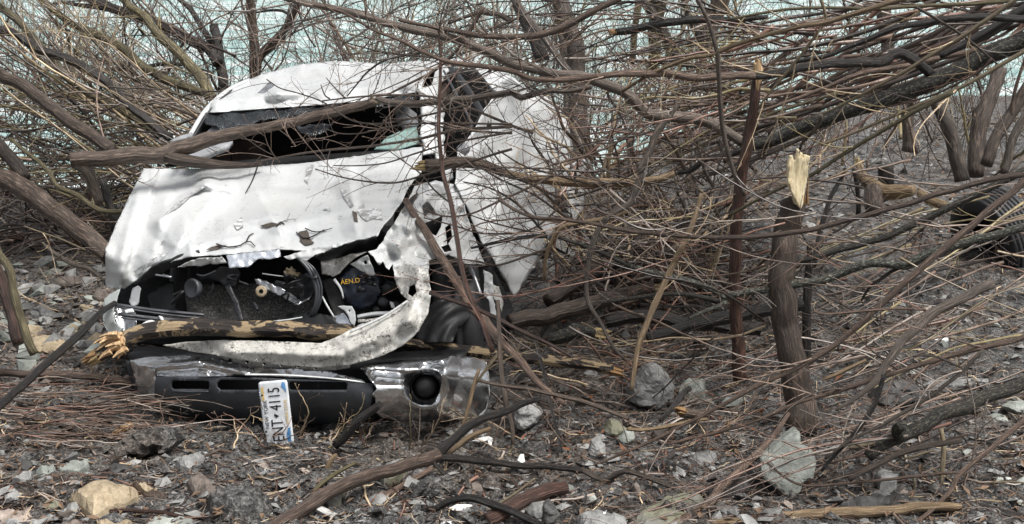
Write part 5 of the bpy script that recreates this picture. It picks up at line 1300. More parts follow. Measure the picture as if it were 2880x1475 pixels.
# ---- fallen tree on the right
bigl = branch('massive dark fallen trunk with lichen reaching in from the right edge', D, [(3600, -500), (2700, -20), (2120, 250), (1938, 320), (1700, 410), (1400, 560), (1100, 682), (800, 782), (500, 880), (250, 965), (0, 1075), (-150, 1120)], (6.7, 7.3), (62, 60, 58, 55, 50, 46, 40, 30), 'dark_lichen_bark', 4, (.3, .6), name='fallen_tree', cat='tree')
sub(bigl, D, [(1240, 570), (1190, 520), (1130, 470), (1010, 405), (940, 420), (860, 470), (600, 482), (400, 492), (200, 522), (-20, 570), (-330, 572)], (7.1, 6.9), (30, 28, 27, 24, 24, 22), 'wet_bark', 5, (.3, .6))
sub(bigl, D, [(2080, 140), (1938, 150), (1700, 132), (1400, 142), (1150, 182), (950, 212), (800, 282), (650, 342), (450, 420), (200, 470)], (6.95, 7.2), (22, 21, 18, 15, 11), 'wet_bark', 6, (.3, .6))
sub(bigl, D, [(1990, 30), (1870, 110), (1700, 220), (1500, 330), (1300, 430)], (7.2, 7.3), (28, 26, 22, 16), 'wet_bark', 4, (.3, .6))
sub(bigl, D, [(1700, 350), (1500, 400), (1250, 450), (1050, 500), (700, 560), (400, 680), (100, 790), (-150, 880)], (7.3, 7.5), (16, 15, 12, 9), 'pink_bark', 6, (.3, .6))
for i, (pts, wq, mt, lab) in enumerate([
    ([(1900, -30), (1870, 0), (1700, 120), (1450, 290), (1200, 440), (1000, 560), (960, 580), (830, 650), (700, 722), (500, 822), (390, 870)], 13, 'dead_stalk', 'long straw coloured switch above the massive fallen trunk'),
    ([(2060, 330), (1938, 392), (1750, 500), (1480, 652), (1200, 770), (900, 900), (650, 1005), (400, 1102)], 13, 'dead_stalk', 'pale long switch below the massive fallen trunk'),
    ([(1400, 700), (1100, 852), (800, 1030), (550, 1180), (340, 1319), (130, 1410), (-60, 1500), (-300, 1640)], 14, 'olive_bark', 'olive grey switch running down to the pale splintered trunk'),
    ([(1060, -20), (1000, 0), (850, 42), (700, 92), (430, 172), (250, 202), (0, 262), (-240, 340), (-440, 420), (-590, 442), (-840, 540), (-940, 590), (-1110, 700)], 15, 'tan_bark', 'long olive tan branch crossing the upper right brush'),
    ([(2000, -30), (1700, 20), (1100, 50), (800, 70), (550, 62), (300, 62), (0, 92), (-300, 150)], 12, 'olive_bark', 'level olive branch along the top right'),
    ([(395, -20), (430, 150), (300, 350), (150, 540), (0, 720), (-80, 830)], 10, 'dead_stalk', 'kinked straw stalk hanging in the upper right brush'),
    ([(1130, 60), (1300, 160), (1500, 290), (1740, 490)], 9, 'grey_bark', 'thin grey stick lying across the massive fallen trunk'),
    ([(400, 875), (395, 920), (340, 1000), (260, 1080), (240, 1140)], 13, 'grey_bark', 'grey crooked stick hanging below the fallen trunk'),
    ([(1700, 440), (1600, 540), (1400, 650), (1250, 720), (1000, 790), (800, 830)], 7, 'red_bark', 'thin red switch hugging the massive fallen trunk')]):
    branch(lab, D, pts, (6.5 + .05 * (i % 3), 6.7 + .06 * (i % 4)), (wq, wq * .85, wq * .6), mt, 5 if len(pts) > 5 else 1, (.2, .5))
branch('grey brown branch rising steeply in the top centre', C, [(440, 550), (350, 440), (260, 300), (130, 170), (20, 0), (-10, -60)], (7.6, 7.9), (17, 20, 23, 24), 'grey_bark', 3, (.3, .6))
branch('brown branch bowing over the top centre from the long limb', C, [(830, -30), (790, 0), (600, 92), (400, 202), (200, 268), (0, 282), (-230, 270), (-440, 235), (-640, 200), (-860, 150)], (7.0, 7.1), (18, 20, 15, 9), 'pink_bark', 8, (.25, .6))
branch('dark broken limb with orange torn end in the upper brush', C, [(1938, 130), (1700, 150), (1400, 150), (1200, 172), (1050, 192), (900, 232), (790, 245)], (7.6, 7.9), (12, 20, 23, 20), 'wet_bark', 6, (.3, .6), twdir=1, ends=((1, 'orange_wood'),))
branch('slender hanging stem dropping past the orange topped stake', C, [(1395, -20), (1480, 150), (1550, 400), (1572, 700), (1592, 950), (1640, 1180), (1690, 1330), (1760, 1480)], (6.6, 6.8), (11, 13, 14, 12), 'grey_bark', 3, (.15, .4))
branch('dark lower limb running behind the orange topped stake', C, [(1740, 1130), (1640, 1180), (1480, 1200), (1350, 1290), (1200, 1319), (1000, 1390)], (7.6, 7.8), (16, 16, 12), 'wet_bark', 4, (.2, .5))
branch('dark stub leaning behind the grey brown steep branch', C, [(30, 30), (100, 170), (170, 300), (230, 460)], (8.6, 8.5), (26, 34, 40), 'wet_bark', 1)
# ---- weathered dead wood in the clearing
b = branch('weathered twisted dead wood with torn pale ends in the right clearing', Gq, [(740, -80), (770, 20), (850, 85), (930, 130), (1050, 135), (1160, 125)], (8.9, 8.6), (20, 36, 44, 44, 30), 'tan_bark', 0, name='dead_wood', cat='log', ends=((0, 'fresh_wood'),))
sub(b, Gq, [(850, 120), (850, 200), (860, 270)], (8.7, 8.5), (50, 60, 46), 'brown_bark')
sub(b, Gq, [(1200, 140), (1290, 200), (1390, 240)], (8.5, 8.3), (24, 30, 26), 'tan_bark', ends=((1, 'orange_wood'),))
branch('black hollow stump behind the twisted dead wood', Gq, [(950, 75), (948, 0), (940, -70)], (9.2, 9.2), (44, 48, 40), 'wet_bark', 0, name='stump', cat='stump')
# ---- trunks behind
for lab, tile, pts, Y, wd_, mt in [
    ('big grey brown trunk standing behind the truck bed', C, [(520, 1330), (500, 900), (490, 700), (480, 400), (430, 200), (360, 0), (330, -80)], (10.4, 10.8), (58, 54, 50, 46), 'brown_bark'),
    ('slim grey trunk beside the big trunk behind the truck bed', C, [(420, 1000), (420, 700), (400, 400), (370, 200), (340, 80)], (10.8, 11), (28, 26, 24), 'grey_bark'),
    ('olive dark trunk standing in the upper centre right', C, [(1060, 560), (1080, 400), (1080, 250), (1100, 100), (1130, -40)], (12.2, 12.2), (30, 36, 40, 44), 'olive_bark'),
    ('thin olive trunk left of the olive dark trunk', C, [(900, 500), (920, 330), (940, 150), (965, -30)], (12.4, 12.4), (18, 18, 20), 'olive_bark'),
    ('dark forked trunk right of the olive dark trunk', C, [(1250, 460), (1180, 330), (1150, 250), (1060, 100), (960, -40)], (12.0, 12.0), (34, 30, 24), 'wet_bark'),
    ('dark leaning trunk in the top brush', C, [(1440, 350), (1400, 250), (1340, 120), (1290, -40)], (11.6, 11.6), (22, 20, 18), 'wet_bark'),
    ('brown trunk behind the top right brush', C, [(1450, 420), (1500, 200), (1560, 60), (1590, -60)], (11.0, 11.0), (50, 50, 50), 'brown_bark'),
    ('grey brown trunk behind the fallen tree', D, [(900, 420), (890, 200), (880, 60), (880, -60)], (10.6, 10.6), (40, 38, 38), 'grey_bark'),
    ('leaning grey trunk below the massive fallen trunk', D, [(1470, 1370), (1430, 1200), (1380, 1000), (1320, 860), (1270, 760)], (9.8, 9.9), (44, 42, 36), 'grey_bark'),
    ('brown trunk at the right edge behind the fallen tree', D, [(1570, 1330), (1580, 1100), (1620, 900), (1700, 700), (1760, 520)], (9.9, 10.2), (46, 46, 40), 'brown_bark'),
    ('crooked brown trunk at the far right', D, [(1650, 1250), (1720, 1050), (1850, 850), (1938, 700), (2050, 520)], (9.6, 9.8), (36, 34, 30), 'brown_bark'),
    ('thin trunk in the right clearing', D, [(1060, 1150), (1060, 950), (1075, 800), (1090, 700)], (11.4, 11.4), (38, 36, 34), 'grey_bark'),
    ('far right grey stem leaning right', D, [(1780, 1319), (1830, 1150), (1900, 950), (2000, 800)], (9.3, 9.4), (24, 24, 20), 'grey_bark')]:
    branch(lab, tile, pts, Y, wd_, mt, 4, (.3, .7), name='tree_trunk', cat='tree', tw_from=.3, group=None)

Hd = tl(200, 100, .5307)
for pts, lab, dm in (([(770, 1105), (830, 1122), (900, 1112), (940, 1088), (975, 1118)], 'small dark twig lying on the lower left of the hood', 4.5), ([(1195, 1045), (1235, 1075), (1290, 1060), (1340, 1030)], 'small dark twig lying on the lower middle of the hood', 4.5),
                     ([(1240, 1022), (1300, 1042), (1385, 1022)], 'thin dark twig near the front edge of the hood', 3.5), ([(1000, 640), (985, 700), (960, 770), (925, 835)], 'fine twig drooping over the rear of the hood', 4), ([(930, 1090), (945, 1060), (968, 1048)], 'tiny dark twig stuck on the lower hood', 4),
                     ([(1090, 1010), (1110, 990), (1130, 1000)], 'tiny bit of dark bark on the middle of the hood', 5)):
    yy = [hood_f(*Hd(p)) - hood_d(*Hd(p)) - .02 for p in pts]
    branch(lab, Hd, pts, yy, (dm, dm, dm * .6), 'wet_bark', 1, (.04, .09), name='hood_twig', cat='twig')
# ------------------------------------------------------------------ spare tyre in the clearing
ty = empty('tyre', P(2800, 668, 10.0))
tag(ty, 'black worn tyre lying in the brush at the right edge', 'tyre')
gro = [(0.215, -0.115), (0.25, -0.135), (0.30, -0.135), (0.335, -0.125), (0.352, -0.10)]
for k in range(6):
    z = -0.095 + k * 0.033
    gro += [(0.358, z), (0.359, z + 0.024), (0.342, z + 0.026), (0.342, z + 0.032)]
gro += [(0.352, 0.105), (0.335, 0.125), (0.30, 0.135), (0.25, 0.135), (0.215, 0.115), (0.21, 0.10), (0.26, 0.08), (0.27, 0), (0.26, -0.08), (0.21, -0.10), (0.215, -0.115)]
lathe('casing', gro, (0, 0, 0), (-0.86, -0.36, -0.30), 'rubber', None, 48).parent = ty

LM = [(2131, 200, 'by the orange topped stake'), (2240, 480, 'by the pale splintered trunk'), (2750, 600, 'near the tyre'), (2600, 200, 'over the massive fallen trunk'), (2300, 60, 'high above the fallen trunk'),
      (1650, 250, 'by the big background trunk'), (1450, 500, 'across the dented door'), (1330, 250, 'at the cab side window'), (1200, 110, 'above the roof right corner'), (900, 100, 'above the truck roof'),
      (650, 130, 'left of the truck roof'), (300, 90, 'in the top left thicket'), (90, 300, 'in the left edge thicket'), (350, 420, 'by the bent limb'), (150, 700, 'on the left rubble slope'), (160, 930, 'below the dark wet pole'),
      (60, 1180, 'in the leftmost stem mat'), (300, 1180, 'by the bumper left end'), (740, 1240, 'under the licence plate'), (1000, 1250, 'before the dark valance'), (1350, 1150, 'by the chrome bumper corner'), (1640, 1120, 'by the pale boulder'),
      (50, 840, 'at the far left of the rubble'), (200, 850, 'by the pale flat stone'), (290, 950, 'between the pole and the headlight'), (60, 1000, 'left of the pole'), (450, 50, 'by the yellow olive stem'), (520, 250, 'by the grey olive arching stem'), (130, 170, 'by the long curving stem'),
      (200, 1110, 'under the smooth brown log'), (130, 1250, 'in the lower stem mat'), (1680, 510, 'by the peeled yellow branch'), (1900, 790, 'behind the stake'), (1600, 690, 'by the bent tan side branch'), (2000, 600, 'between stake and splintered trunk'), (1850, 330, 'under the long tapering limb'),
      (1800, 620, 'in the central brush pile'), (1640, 850, 'over the big broken log'), (2030, 960, 'at the foot of the stake'), (2230, 1300, 'by the upright grey slab'), (2520, 1080, 'right of the stout trunk'), (2720, 1230, 'by the wet grey limb'),
      (1300, 1390, 'by the foreground fork'), (800, 1420, 'by the broad grey stone'), (260, 1390, 'by the tan slab'), (1950, 1400, 'by the sunken mossy slab'), (2600, 1440, 'by the orange log'), (2500, 800, 'under the lichen spotted limb'), (2450, 400, 'in the right clearing')]
def where(p):
    x, y = proj(p)
    return min(LM, key=lambda l: (l[0] - x) ** 2 + 1.6 * (l[1] - y) ** 2)[2]
HUE = {'twig_brown': 'brown', 'twig_dark': 'blackish', 'twig_grey': 'grey', 'twig_red': 'reddish', 'twig_olive': 'olive', 'twig_tan': 'straw coloured', 'grey_rock': 'grey', 'tan_rock': 'tan', 'green_rock': 'green grey', 'dark_rock': 'dark', 'brown_rock': 'brown'}
lathe('hole_shade_disc', [(0.0, -0.02), (0.15, -0.03), (0.262, -0.02)], (0, 0, 0), (-0.86, -0.36, -0.30), 'hollow_black', None, 24).parent = ty  # black disc added inside the tyre so its open hole looks shaded

# ------------------------------------------------------------------ stones
def stone(label, tile, outline, mat, mode='flat', lift=.05, thick=.10, lean=.35, rough=.012, name='rock', cat='rock', group=None):
    pp = [tile(p) for p in outline]
    d = dens([(*p, 0) for p in pp], 7, 0.9, len(label))[:, :2]
    yb = max(p[1] for p in pp)
    xb = sum(p[0] for p in pp) / len(pp)
    g = G(xb, yb)
    n = len(d)
    pts = [tuple(p) for p in d]
    x0, y0, x1, y1 = d[:, 0].min(), d[:, 1].min(), d[:, 0].max(), d[:, 1].max()
    sp = max(6, (x1 - x0) / 14)
    r = random.Random(n)
    y = y0
    while y < y1:
        x = x0
        while x < x1:
            q = (x + r.uniform(-.3, .3) * sp, y + r.uniform(-.3, .3) * sp)
            if inpoly(*q, pts[:n]): pts.append(q)
            x += sp
        y += sp * .8
    vs, _, fs, *_ = delaunay_2d_cdt([Vector(p) for p in pts], [(k, (k + 1) % n) for k in range(n)], [], 0, 1e-4)
    top = []
    for p in vs:
        v = PZ(p[0], p[1], g.z + lift) if mode == 'flat' else P(p[0], p[1], g.y + lean * (yb - p[1]) / FPX * g.y)
        e = rough * (noise.noise((p[0] / 34, p[1] / 22, len(label))) * 1.6 + .7 * noise.noise((p[0] / 11, p[1] / 9, 3)))
        ed = min(math.hypot(p[0] - q[0], p[1] - q[1]) for q in pts[:n])
        e -= .35 * thick * max(0, 1 - ed / 16.0) ** 2 if mode == 'flat' else .3 * thick * max(0, 1 - ed / 18.0) ** 2
        top.append(v + (Vector((0, 0, e)) if mode == 'flat' else Vector((0, -e, 0))))
    m = len(top)
    cx = sum((v for v in top), Vector()) / m
    off = Vector((0, .15 * thick, -thick)) if mode == 'flat' else Vector((0, thick, -.25 * thick))
    bot = [cx + (v - cx) * (1.22 if mode == 'flat' else 1.02) + off for v in top]
    F = [tuple(t)[::-1] for t in fs if inpoly(sum(vs[i][0] for i in t) / 3, sum(vs[i][1] for i in t) / 3, pts[:n])]
    F2 = [tuple(i + m for i in t)[::-1] for t in F]
    S = [(i, (i + 1) % n, (i + 1) % n + m, i + m) for i in range(n)]
    o = link(name, mesh_of([list(v) for v in top + bot], F + F2 + S, top[0]), MAT[mat], None, top[0], False)
    tag(o, label, cat, group)
    return o
for a in [
 ('large tan flat slab lying at the lower left of the ground', Jq, [(505, 1042), (640, 985), (820, 952), (930, 975), (1025, 1000), (1030, 1050), (900, 1095), (790, 1130), (690, 1172), (600, 1110)], 'tan_rock', 'flat', .06, .12),
 ('small tan stone tucked behind the tan slab', Jq, [(1020, 1000), (1090, 995), (1175, 1020), (1170, 1035), (1080, 1030)], 'tan_rock', 'flat', .05, .06),
 ('pale grey flat stone left of the mud mound', Jq, [(255, 890), (310, 865), (380, 855), (412, 872), (405, 915), (310, 935), (265, 925)], 'green_rock', 'flat', .04, .06),
 ('long thin grey slab beside the mud mound', Jq, [(430, 870), (520, 830), (620, 800), (690, 815), (640, 850), (540, 870), (450, 888)], 'green_rock', 'flat', .05, .06),
 ('grey chip at the left edge near the pale stone', Jq, [(90, 940), (160, 905), (240, 890), (230, 930), (150, 952)], 'grey_rock', 'flat', .04, .05),
 ('grey slab tilted in the mud under the bumper', Jq, [(1315, 818), (1400, 775), (1490, 750), (1535, 775), (1500, 820), (1420, 850), (1350, 838)], 'grey_rock', 'flat', .06, .08),
 ('grey brown slab right of the hooked stick', Jq, [(1395, 960), (1470, 910), (1540, 915), (1610, 985), (1690, 1070), (1610, 1090), (1500, 1060), (1420, 1000)], 'brown_rock', 'flat', .05, .09),
 ('green grey stone under the tan slab', Jq, [(290, 1130), (380, 1095), (470, 1110), (440, 1165), (340, 1185)], 'mossy_rock', 'flat', .02, .06),
 ('purple grey flat stone at the lower left corner', Jq, [(-40, 1200), (80, 1165), (200, 1170), (270, 1200), (230, 1270), (90, 1290), (-40, 1280)], 'brown_rock', 'flat', .02, .06),
 ('purple grey stone under the red arched switch', Jq, [(460, 1285), (560, 1262), (620, 1275), (580, 1345), (460, 1345)], 'brown_rock', 'flat', .03, .06),
 ('tan chip under the red arched switch', Jq, [(720, 1270), (850, 1250), (985, 1262), (940, 1290), (820, 1315), (740, 1305)], 'tan_rock', 'flat', .02, .05),
 ('broad grey stone at the bottom edge left of centre', Jq, [(1060, 1290), (1180, 1220), (1330, 1205), (1440, 1240), (1500, 1345), (1060, 1345)], 'green_rock', 'flat', .02, .07),
 ('grey shard in the gravel above the purple stone', Jq, [(420, 1190), (520, 1140), (620, 1160), (600, 1220), (470, 1235)], 'grey_rock', 'flat', .02, .06),
 ('lumpy dark grey mound stone under the bumper left end', Jq, [(820, 780), (900, 700), (1020, 660), (1150, 640), (1260, 660), (1290, 740), (1200, 810), (1000, 850), (860, 840)], 'ground', 'up', .05, .20, .5, .05),  # a mound of mud in the ground material, shaped by the stone builder
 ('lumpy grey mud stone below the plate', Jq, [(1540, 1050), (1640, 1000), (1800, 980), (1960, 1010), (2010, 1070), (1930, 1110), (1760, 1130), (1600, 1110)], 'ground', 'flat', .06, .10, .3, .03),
 ('big pale grey boulder in the right ground', Hq, [(1000, 430), (1010, 330), (1080, 250), (1140, 165), (1210, 155), (1290, 230), (1340, 320), (1330, 400), (1270, 460), (1200, 500), (1120, 470), (1060, 470)], 'grey_rock', 'up', .05, .25),
 ('greenish stone behind the pale boulder', Hq, [(1345, 250), (1420, 200), (1500, 180), (1555, 210), (1540, 270), (1440, 295), (1360, 290)], 'green_rock', 'flat', .07, .10),
 ('small square grey block in the right litter', Hq, [(688, 800), (710, 720), (760, 690), (810, 750), (812, 825), (760, 840), (700, 832)], 'grey_rock', 'up', .05, .10),
 ('pointed grey stone right of the small block', Hq, [(910, 700), (960, 640), (1020, 630), (1035, 690), (1020, 740), (940, 742)], 'green_rock', 'up', .05, .10),
 ('mossy dark stone behind the pointed grey stone', Hq, [(800, 640), (850, 560), (920, 575), (975, 630), (900, 690), (820, 680)], 'mossy_rock', 'up', .05, .12),
 ('round brown cobble lying by the pale brown stick', Hq, [(1178, 640), (1210, 615), (1270, 630), (1270, 680), (1220, 695), (1180, 680)], 'brown_rock', 'up', .05, .08),
 ('flat grey slab in the right litter', Hq, [(1440, 800), (1480, 750), (1580, 740), (1645, 770), (1620, 820), (1520, 835)], 'grey_rock', 'flat', .05, .06),
 ('grey boulder beside the chrome bumper corner', Hq, [(120, 560), (140, 480), (200, 430), (270, 440), (340, 510), (300, 590), (200, 640), (140, 630)], 'grey_rock', 'up', .05, .22),
 ('upright grey green slab at the foot of the stout trunk', Iq, [(0, 830), (120, 730), (270, 615), (300, 640), (305, 720), (385, 770), (425, 860), (400, 985), (330, 1020), (300, 1090), (230, 1145), (150, 1085), (20, 980)], 'green_rock', 'up', .05, .07, .75, .006),
 ('dark slab under the grey upright slab', Hq, [(1560, 1000), (1700, 930), (1890, 860), (1960, 900), (1880, 1000), (1720, 1060), (1600, 1060)], 'dark_rock', 'flat', .04, .10),
 ('dark flat slab on the lower right ground', Iq, [(600, 1140), (760, 1085), (950, 1060), (1110, 1085), (1120, 1115), (900, 1160), (700, 1180)], 'dark_rock', 'flat', .03, .04),
 ('grey stone under the wet grey limb', Iq, [(865, 900), (930, 875), (1020, 925), (1010, 960), (900, 965)], 'grey_rock', 'flat', .04, .06),
 ('green grey stone at the right edge', Iq, [(1870, 455), (1930, 425), (2000, 420), (2000, 500), (1920, 510)], 'green_rock', 'up', .05, .10),
 ('dark mossy mound stone by the grey branch', Iq, [(870, 430), (930, 330), (1020, 280), (1130, 275), (1220, 330), (1210, 400), (1100, 460), (960, 490)], 'dark_rock', 'up', .05, .2),
 ('mossy stone behind the foreground fork', K, [(955, 800), (1040, 750), (1140, 712), (1172, 760), (1080, 810), (980, 835)], 'mossy_rock', 'flat', .06, .10),
 ('moss topped stone left of the foreground branch', K, [(560, 950), (610, 910), (690, 930), (660, 985), (580, 990)], 'mossy_rock', 'flat', .05, .08),
 ('grey stone tilted under the foreground branch', K, [(1160, 1050), (1210, 960), (1290, 905), (1310, 930), (1260, 1010), (1190, 1070)], 'dark_rock', 'up', .04, .08),
 ('grey stone beneath the red log', Hq, [(215, 1240), (260, 1190), (340, 1180), (360, 1260), (330, 1340), (230, 1340)], 'grey_rock', 'up', .04, .09),
 ('dark grey stone beneath the red log', Hq, [(345, 1200), (390, 1170), (470, 1270), (440, 1340), (340, 1340)], 'dark_rock', 'up', .04, .09),
 ('broad flat mossy slab sunk at the bottom right', Hq, [(1000, 1290), (1120, 1150), (1300, 1080), (1500, 1050), (1560, 1110), (1440, 1240), (1300, 1330), (1040, 1345)], 'mossy_rock', 'flat', .02, .06),
 ('lumpy pale mud stone beside the metal scrap', Hq, [(590, 1220), (680, 1180), (830, 1190), (960, 1230), (970, 1290), (820, 1330), (640, 1320)], 'grey_rock', 'flat', .05, .08),
 ('long pale splintered slab at the right', Iq, [(1110, 230), (1250, 205), (1500, 205), (1700, 210), (1690, 245), (1450, 262), (1200, 260)], 'grey_rock', 'flat', .03, .05),
 ('grey stone by the bottom right corner log', Iq, [(1260, 1290), (1400, 1255), (1560, 1290), (1520, 1345), (1270, 1345)], 'grey_rock', 'flat', .05, .08),
 ('pale grey flat stone on the left slope', E, [(225, 1000), (280, 985), (350, 1040), (330, 1052), (250, 1040)], 'grey_rock', 'flat', .04, .06),
 ('pale tan broad stone on the left slope', E, [(195, 1190), (260, 1165), (380, 1175), (420, 1215), (360, 1260), (240, 1270), (200, 1240)], 'tan_rock', 'flat', .04, .06),
 ('grey brown rounded stone on the left slope', E, [(300, 870), (350, 840), (450, 835), (480, 880), (420, 920), (330, 915)], 'brown_rock', 'up', .05, .12),
 ('brown flat stone under the hood left corner', E, [(560, 960), (600, 920), (690, 905), (690, 985), (610, 1005)], 'brown_rock', 'up', .05, .12),
]:
    stone(*a)

protos = []
pr = random.Random(5)
for k in range(14):
    bm = bmesh.new()
    sx = (1, pr.uniform(.55, .95), pr.uniform(.25, .55))
    for _ in range(pr.randrange(11, 18)):
        v = rand_unit(pr) * pr.uniform(.8, 1.0)
        bm.verts.new((v.x * sx[0], v.y * sx[1], v.z * sx[2]))
    res = bmesh.ops.convex_hull(bm, input=bm.verts)
    bmesh.ops.delete(bm, geom=[e for e in res['geom_interior'] if isinstance(e, bmesh.types.BMVert)], context='VERTS')
    bmesh.ops.recalc_face_normals(bm, faces=bm.faces[:])
    protos.append(bm)
def proto_meshes(mats):
    L = []
    for k, bm in enumerate(protos):
        me = bpy.data.meshes.new('stone')
        bm.to_mesh(me)
        me.materials.append(MAT[mats[k % len(mats)]])
        L.append(me)
    return L
sr = random.Random(21)
def region_word(px, py):
    a = 'left' if px < 960 else ('middle' if px < 1920 else 'right')
    return a
stones = {
 'pale': (proto_meshes(['grey_rock', 'tan_rock', 'grey_rock', 'green_rock']), 'pale angular stone in the rubble on the left slope', 'rubble stones on the left slope'),
 'mid': (proto_meshes(['grey_rock', 'brown_rock', 'dark_rock']), 'small angular stone in the dark silt in front of the truck', 'small stones in the silt before the truck'),
 'right': (proto_meshes(['grey_rock', 'green_rock', 'dark_rock', 'brown_rock']), 'small angular stone among litter on the right ground', 'small stones on the right ground')}
cnt = 0
def drop_stone(key, px, py, size):
    g = G(px, py)
    if under_truck(g.x, g.y) or g.y > shore(g.x): return
    ms, lab, grp = stones[key]
    o = bpy.data.objects.new('stone', sr.choice(ms))
    col.objects.link(o)
    o.location = g + Vector((0, 0, size * .12))
    o.rotation_euler = (sr.gauss(0, .3), sr.gauss(0, .3), sr.uniform(0, 6.28))
    o.scale = (size, size, size)
    sz = 'small' if size < .035 else ('fist sized' if size < .06 else 'large')
    tag(o, f"{sz} angular {HUE[o.data.materials[0].name]} stone lying {where(g)}", 'stone', grp)
for _ in range(100): drop_stone('pale', sr.uniform(-40, 330), sr.uniform(740, 1060), sr.uniform(.03, .11))
for _ in range(88): drop_stone('mid', sr.uniform(-60, 1500), sr.uniform(1190, 1480), min(.07, sr.uniform(.014, .035) / sr.random() ** .3))
for _ in range(104): drop_stone('right', sr.uniform(1500, 2920), sr.uniform(800, 1480), min(.08, sr.uniform(.014, .035) / sr.random() ** .3))

# ------------------------------------------------------------------ gravel, clods, leaf litter (uncountable)
def view_points(n, r, x0, x1, y0, y1):
    """ground points, thinning out with distance as seen from the path"""
    L = []
    while len(L) < n:
        px, py = r.uniform(x0, x1), r.uniform(y0, y1)
        g = G(px, py)
        if g.y < 19 and not under_truck(g.x, g.y) and g.y < shore(g.x) + .3: L.append(g)
    return L
OCT = np.array([(1, 0, 0), (-1, 0, 0), (0, 1, 0), (0, -1, 0), (0, 0, 1), (0, 0, -1)], float)
OF = np.array([(0, 2, 4), (2, 1, 4), (1, 3, 4), (3, 0, 4), (2, 0, 5), (1, 2, 5), (3, 1, 5), (0, 3, 5)])
def scatter(name, label, pts, size, mat, squash=.6, sink=.2, base=OCT, faces=OF, smooth=False):
    n = len(pts)
    Pn = np.array([list(p) for p in pts])
    sz = size(n)
    V = base[None] * (1 + rng.uniform(-.35, .35, (n, len(base), 1)))
    V = V * np.stack([np.ones(n), rng.uniform(.5, 1, n), squash * rng.uniform(.6, 1.2, n)], 1)[:, None, :]
    a = rng.uniform(0, 2 * np.pi, n)
    c_, s_ = np.cos(a)[:, None], np.sin(a)[:, None]
    tx = rng.normal(0, .3, n)[:, None]
    z = V[..., 2] + V[..., 0] * tx
    x, y = V[..., 0] * c_ - V[..., 1] * s_, V[..., 0] * s_ + V[..., 1] * c_
    V = np.stack([x, y, z], 2) * sz[:, None, None] + Pn[:, None, :]
    V[..., 2] += (sz * (.5 - sink) * squash)[:, None]
    F = (faces[None] + (np.arange(n) * len(base))[:, None, None]).reshape(-1, faces.shape[1])
    o = link(name, mesh_of(V.reshape(-1, 3), F.tolist()), MAT[mat], None, None, smooth)
    return tag(o, label, kind='stuff')
gr = random.Random(31)
near = lambda lo, hi: (lambda n: np.minimum(hi, lo / rng.random(n) ** .45))
scatter('gravel', 'fine grey gravel spread over the silt', view_points(4200, gr, -150, 3050, 640, 1500), near(.004, .022), 'grey_rock')
scatter('gravel', 'fine dark gravel spread over the silt', view_points(3800, gr, -150, 3050, 700, 1500), near(.005, .026), 'dark_rock')
scatter('gravel', 'pale chips spread over the ground', view_points(2200, gr, -150, 3050, 640, 1500), near(.003, .014), 'tan_rock')
scatter('gravel', 'coarse pale rubble on the left slope', view_points(2600, gr, -150, 420, 700, 1120), near(.008, .035), 'brown_rock')
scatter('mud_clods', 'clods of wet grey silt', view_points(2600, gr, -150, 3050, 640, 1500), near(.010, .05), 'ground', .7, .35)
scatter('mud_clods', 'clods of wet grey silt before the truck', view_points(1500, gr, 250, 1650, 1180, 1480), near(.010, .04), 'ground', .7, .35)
LQ = np.array([(-1, 0, 0), (-.2, -.5, .12), (.9, -.1, .05), (.1, .5, .2), (0, 0, -.08)], float)
LF = np.array([(0, 1, 4), (1, 2, 4), (2, 3, 4), (3, 0, 4)])
def leaf_patch(n, x0, x1, y0, y1, mat, lab):
    scatter('leaf_litter', lab, view_points(n, gr, x0, x1, y0, y1), near(.008, .026), mat, 1.4, -.2, LQ, LF)
leaf_patch(2600, 1300, 3000, 640, 1480, 'leaf_brown', 'brown dead leaves on the right ground')
leaf_patch(1600, -150, 1000, 700, 1480, 'leaf_brown', 'brown dead leaves on the left ground')
scatter('leaf_litter', 'pale leaf litter on the far right ground', view_points(1600, gr, 1900, 3000, 330, 680), near(.016, .05), 'leaf_brown', 1.4, -.2, LQ, LF)
scatter('gravel', 'pale stones on the far right ground', view_points(900, gr, 1900, 3000, 330, 680), near(.012, .05), 'grey_rock')
scatter('gravel', 'flat slate chips in the silt', view_points(700, gr, -150, 3050, 760, 1500), near(.018, .05), 'grey_rock', .35)
leaf_patch(300, 1900, 3000, 340, 680, 'leaf_brown', 'brown leaf litter in the right clearing')
leaf_patch(350, 2560, 2700, 600, 720, 'rust_leaf', 'rust coloured leaves below the tyre')
leaf_patch(500, 1300, 2400, 900, 1300, 'rust_leaf', 'rust coloured leaf bits under the brush')

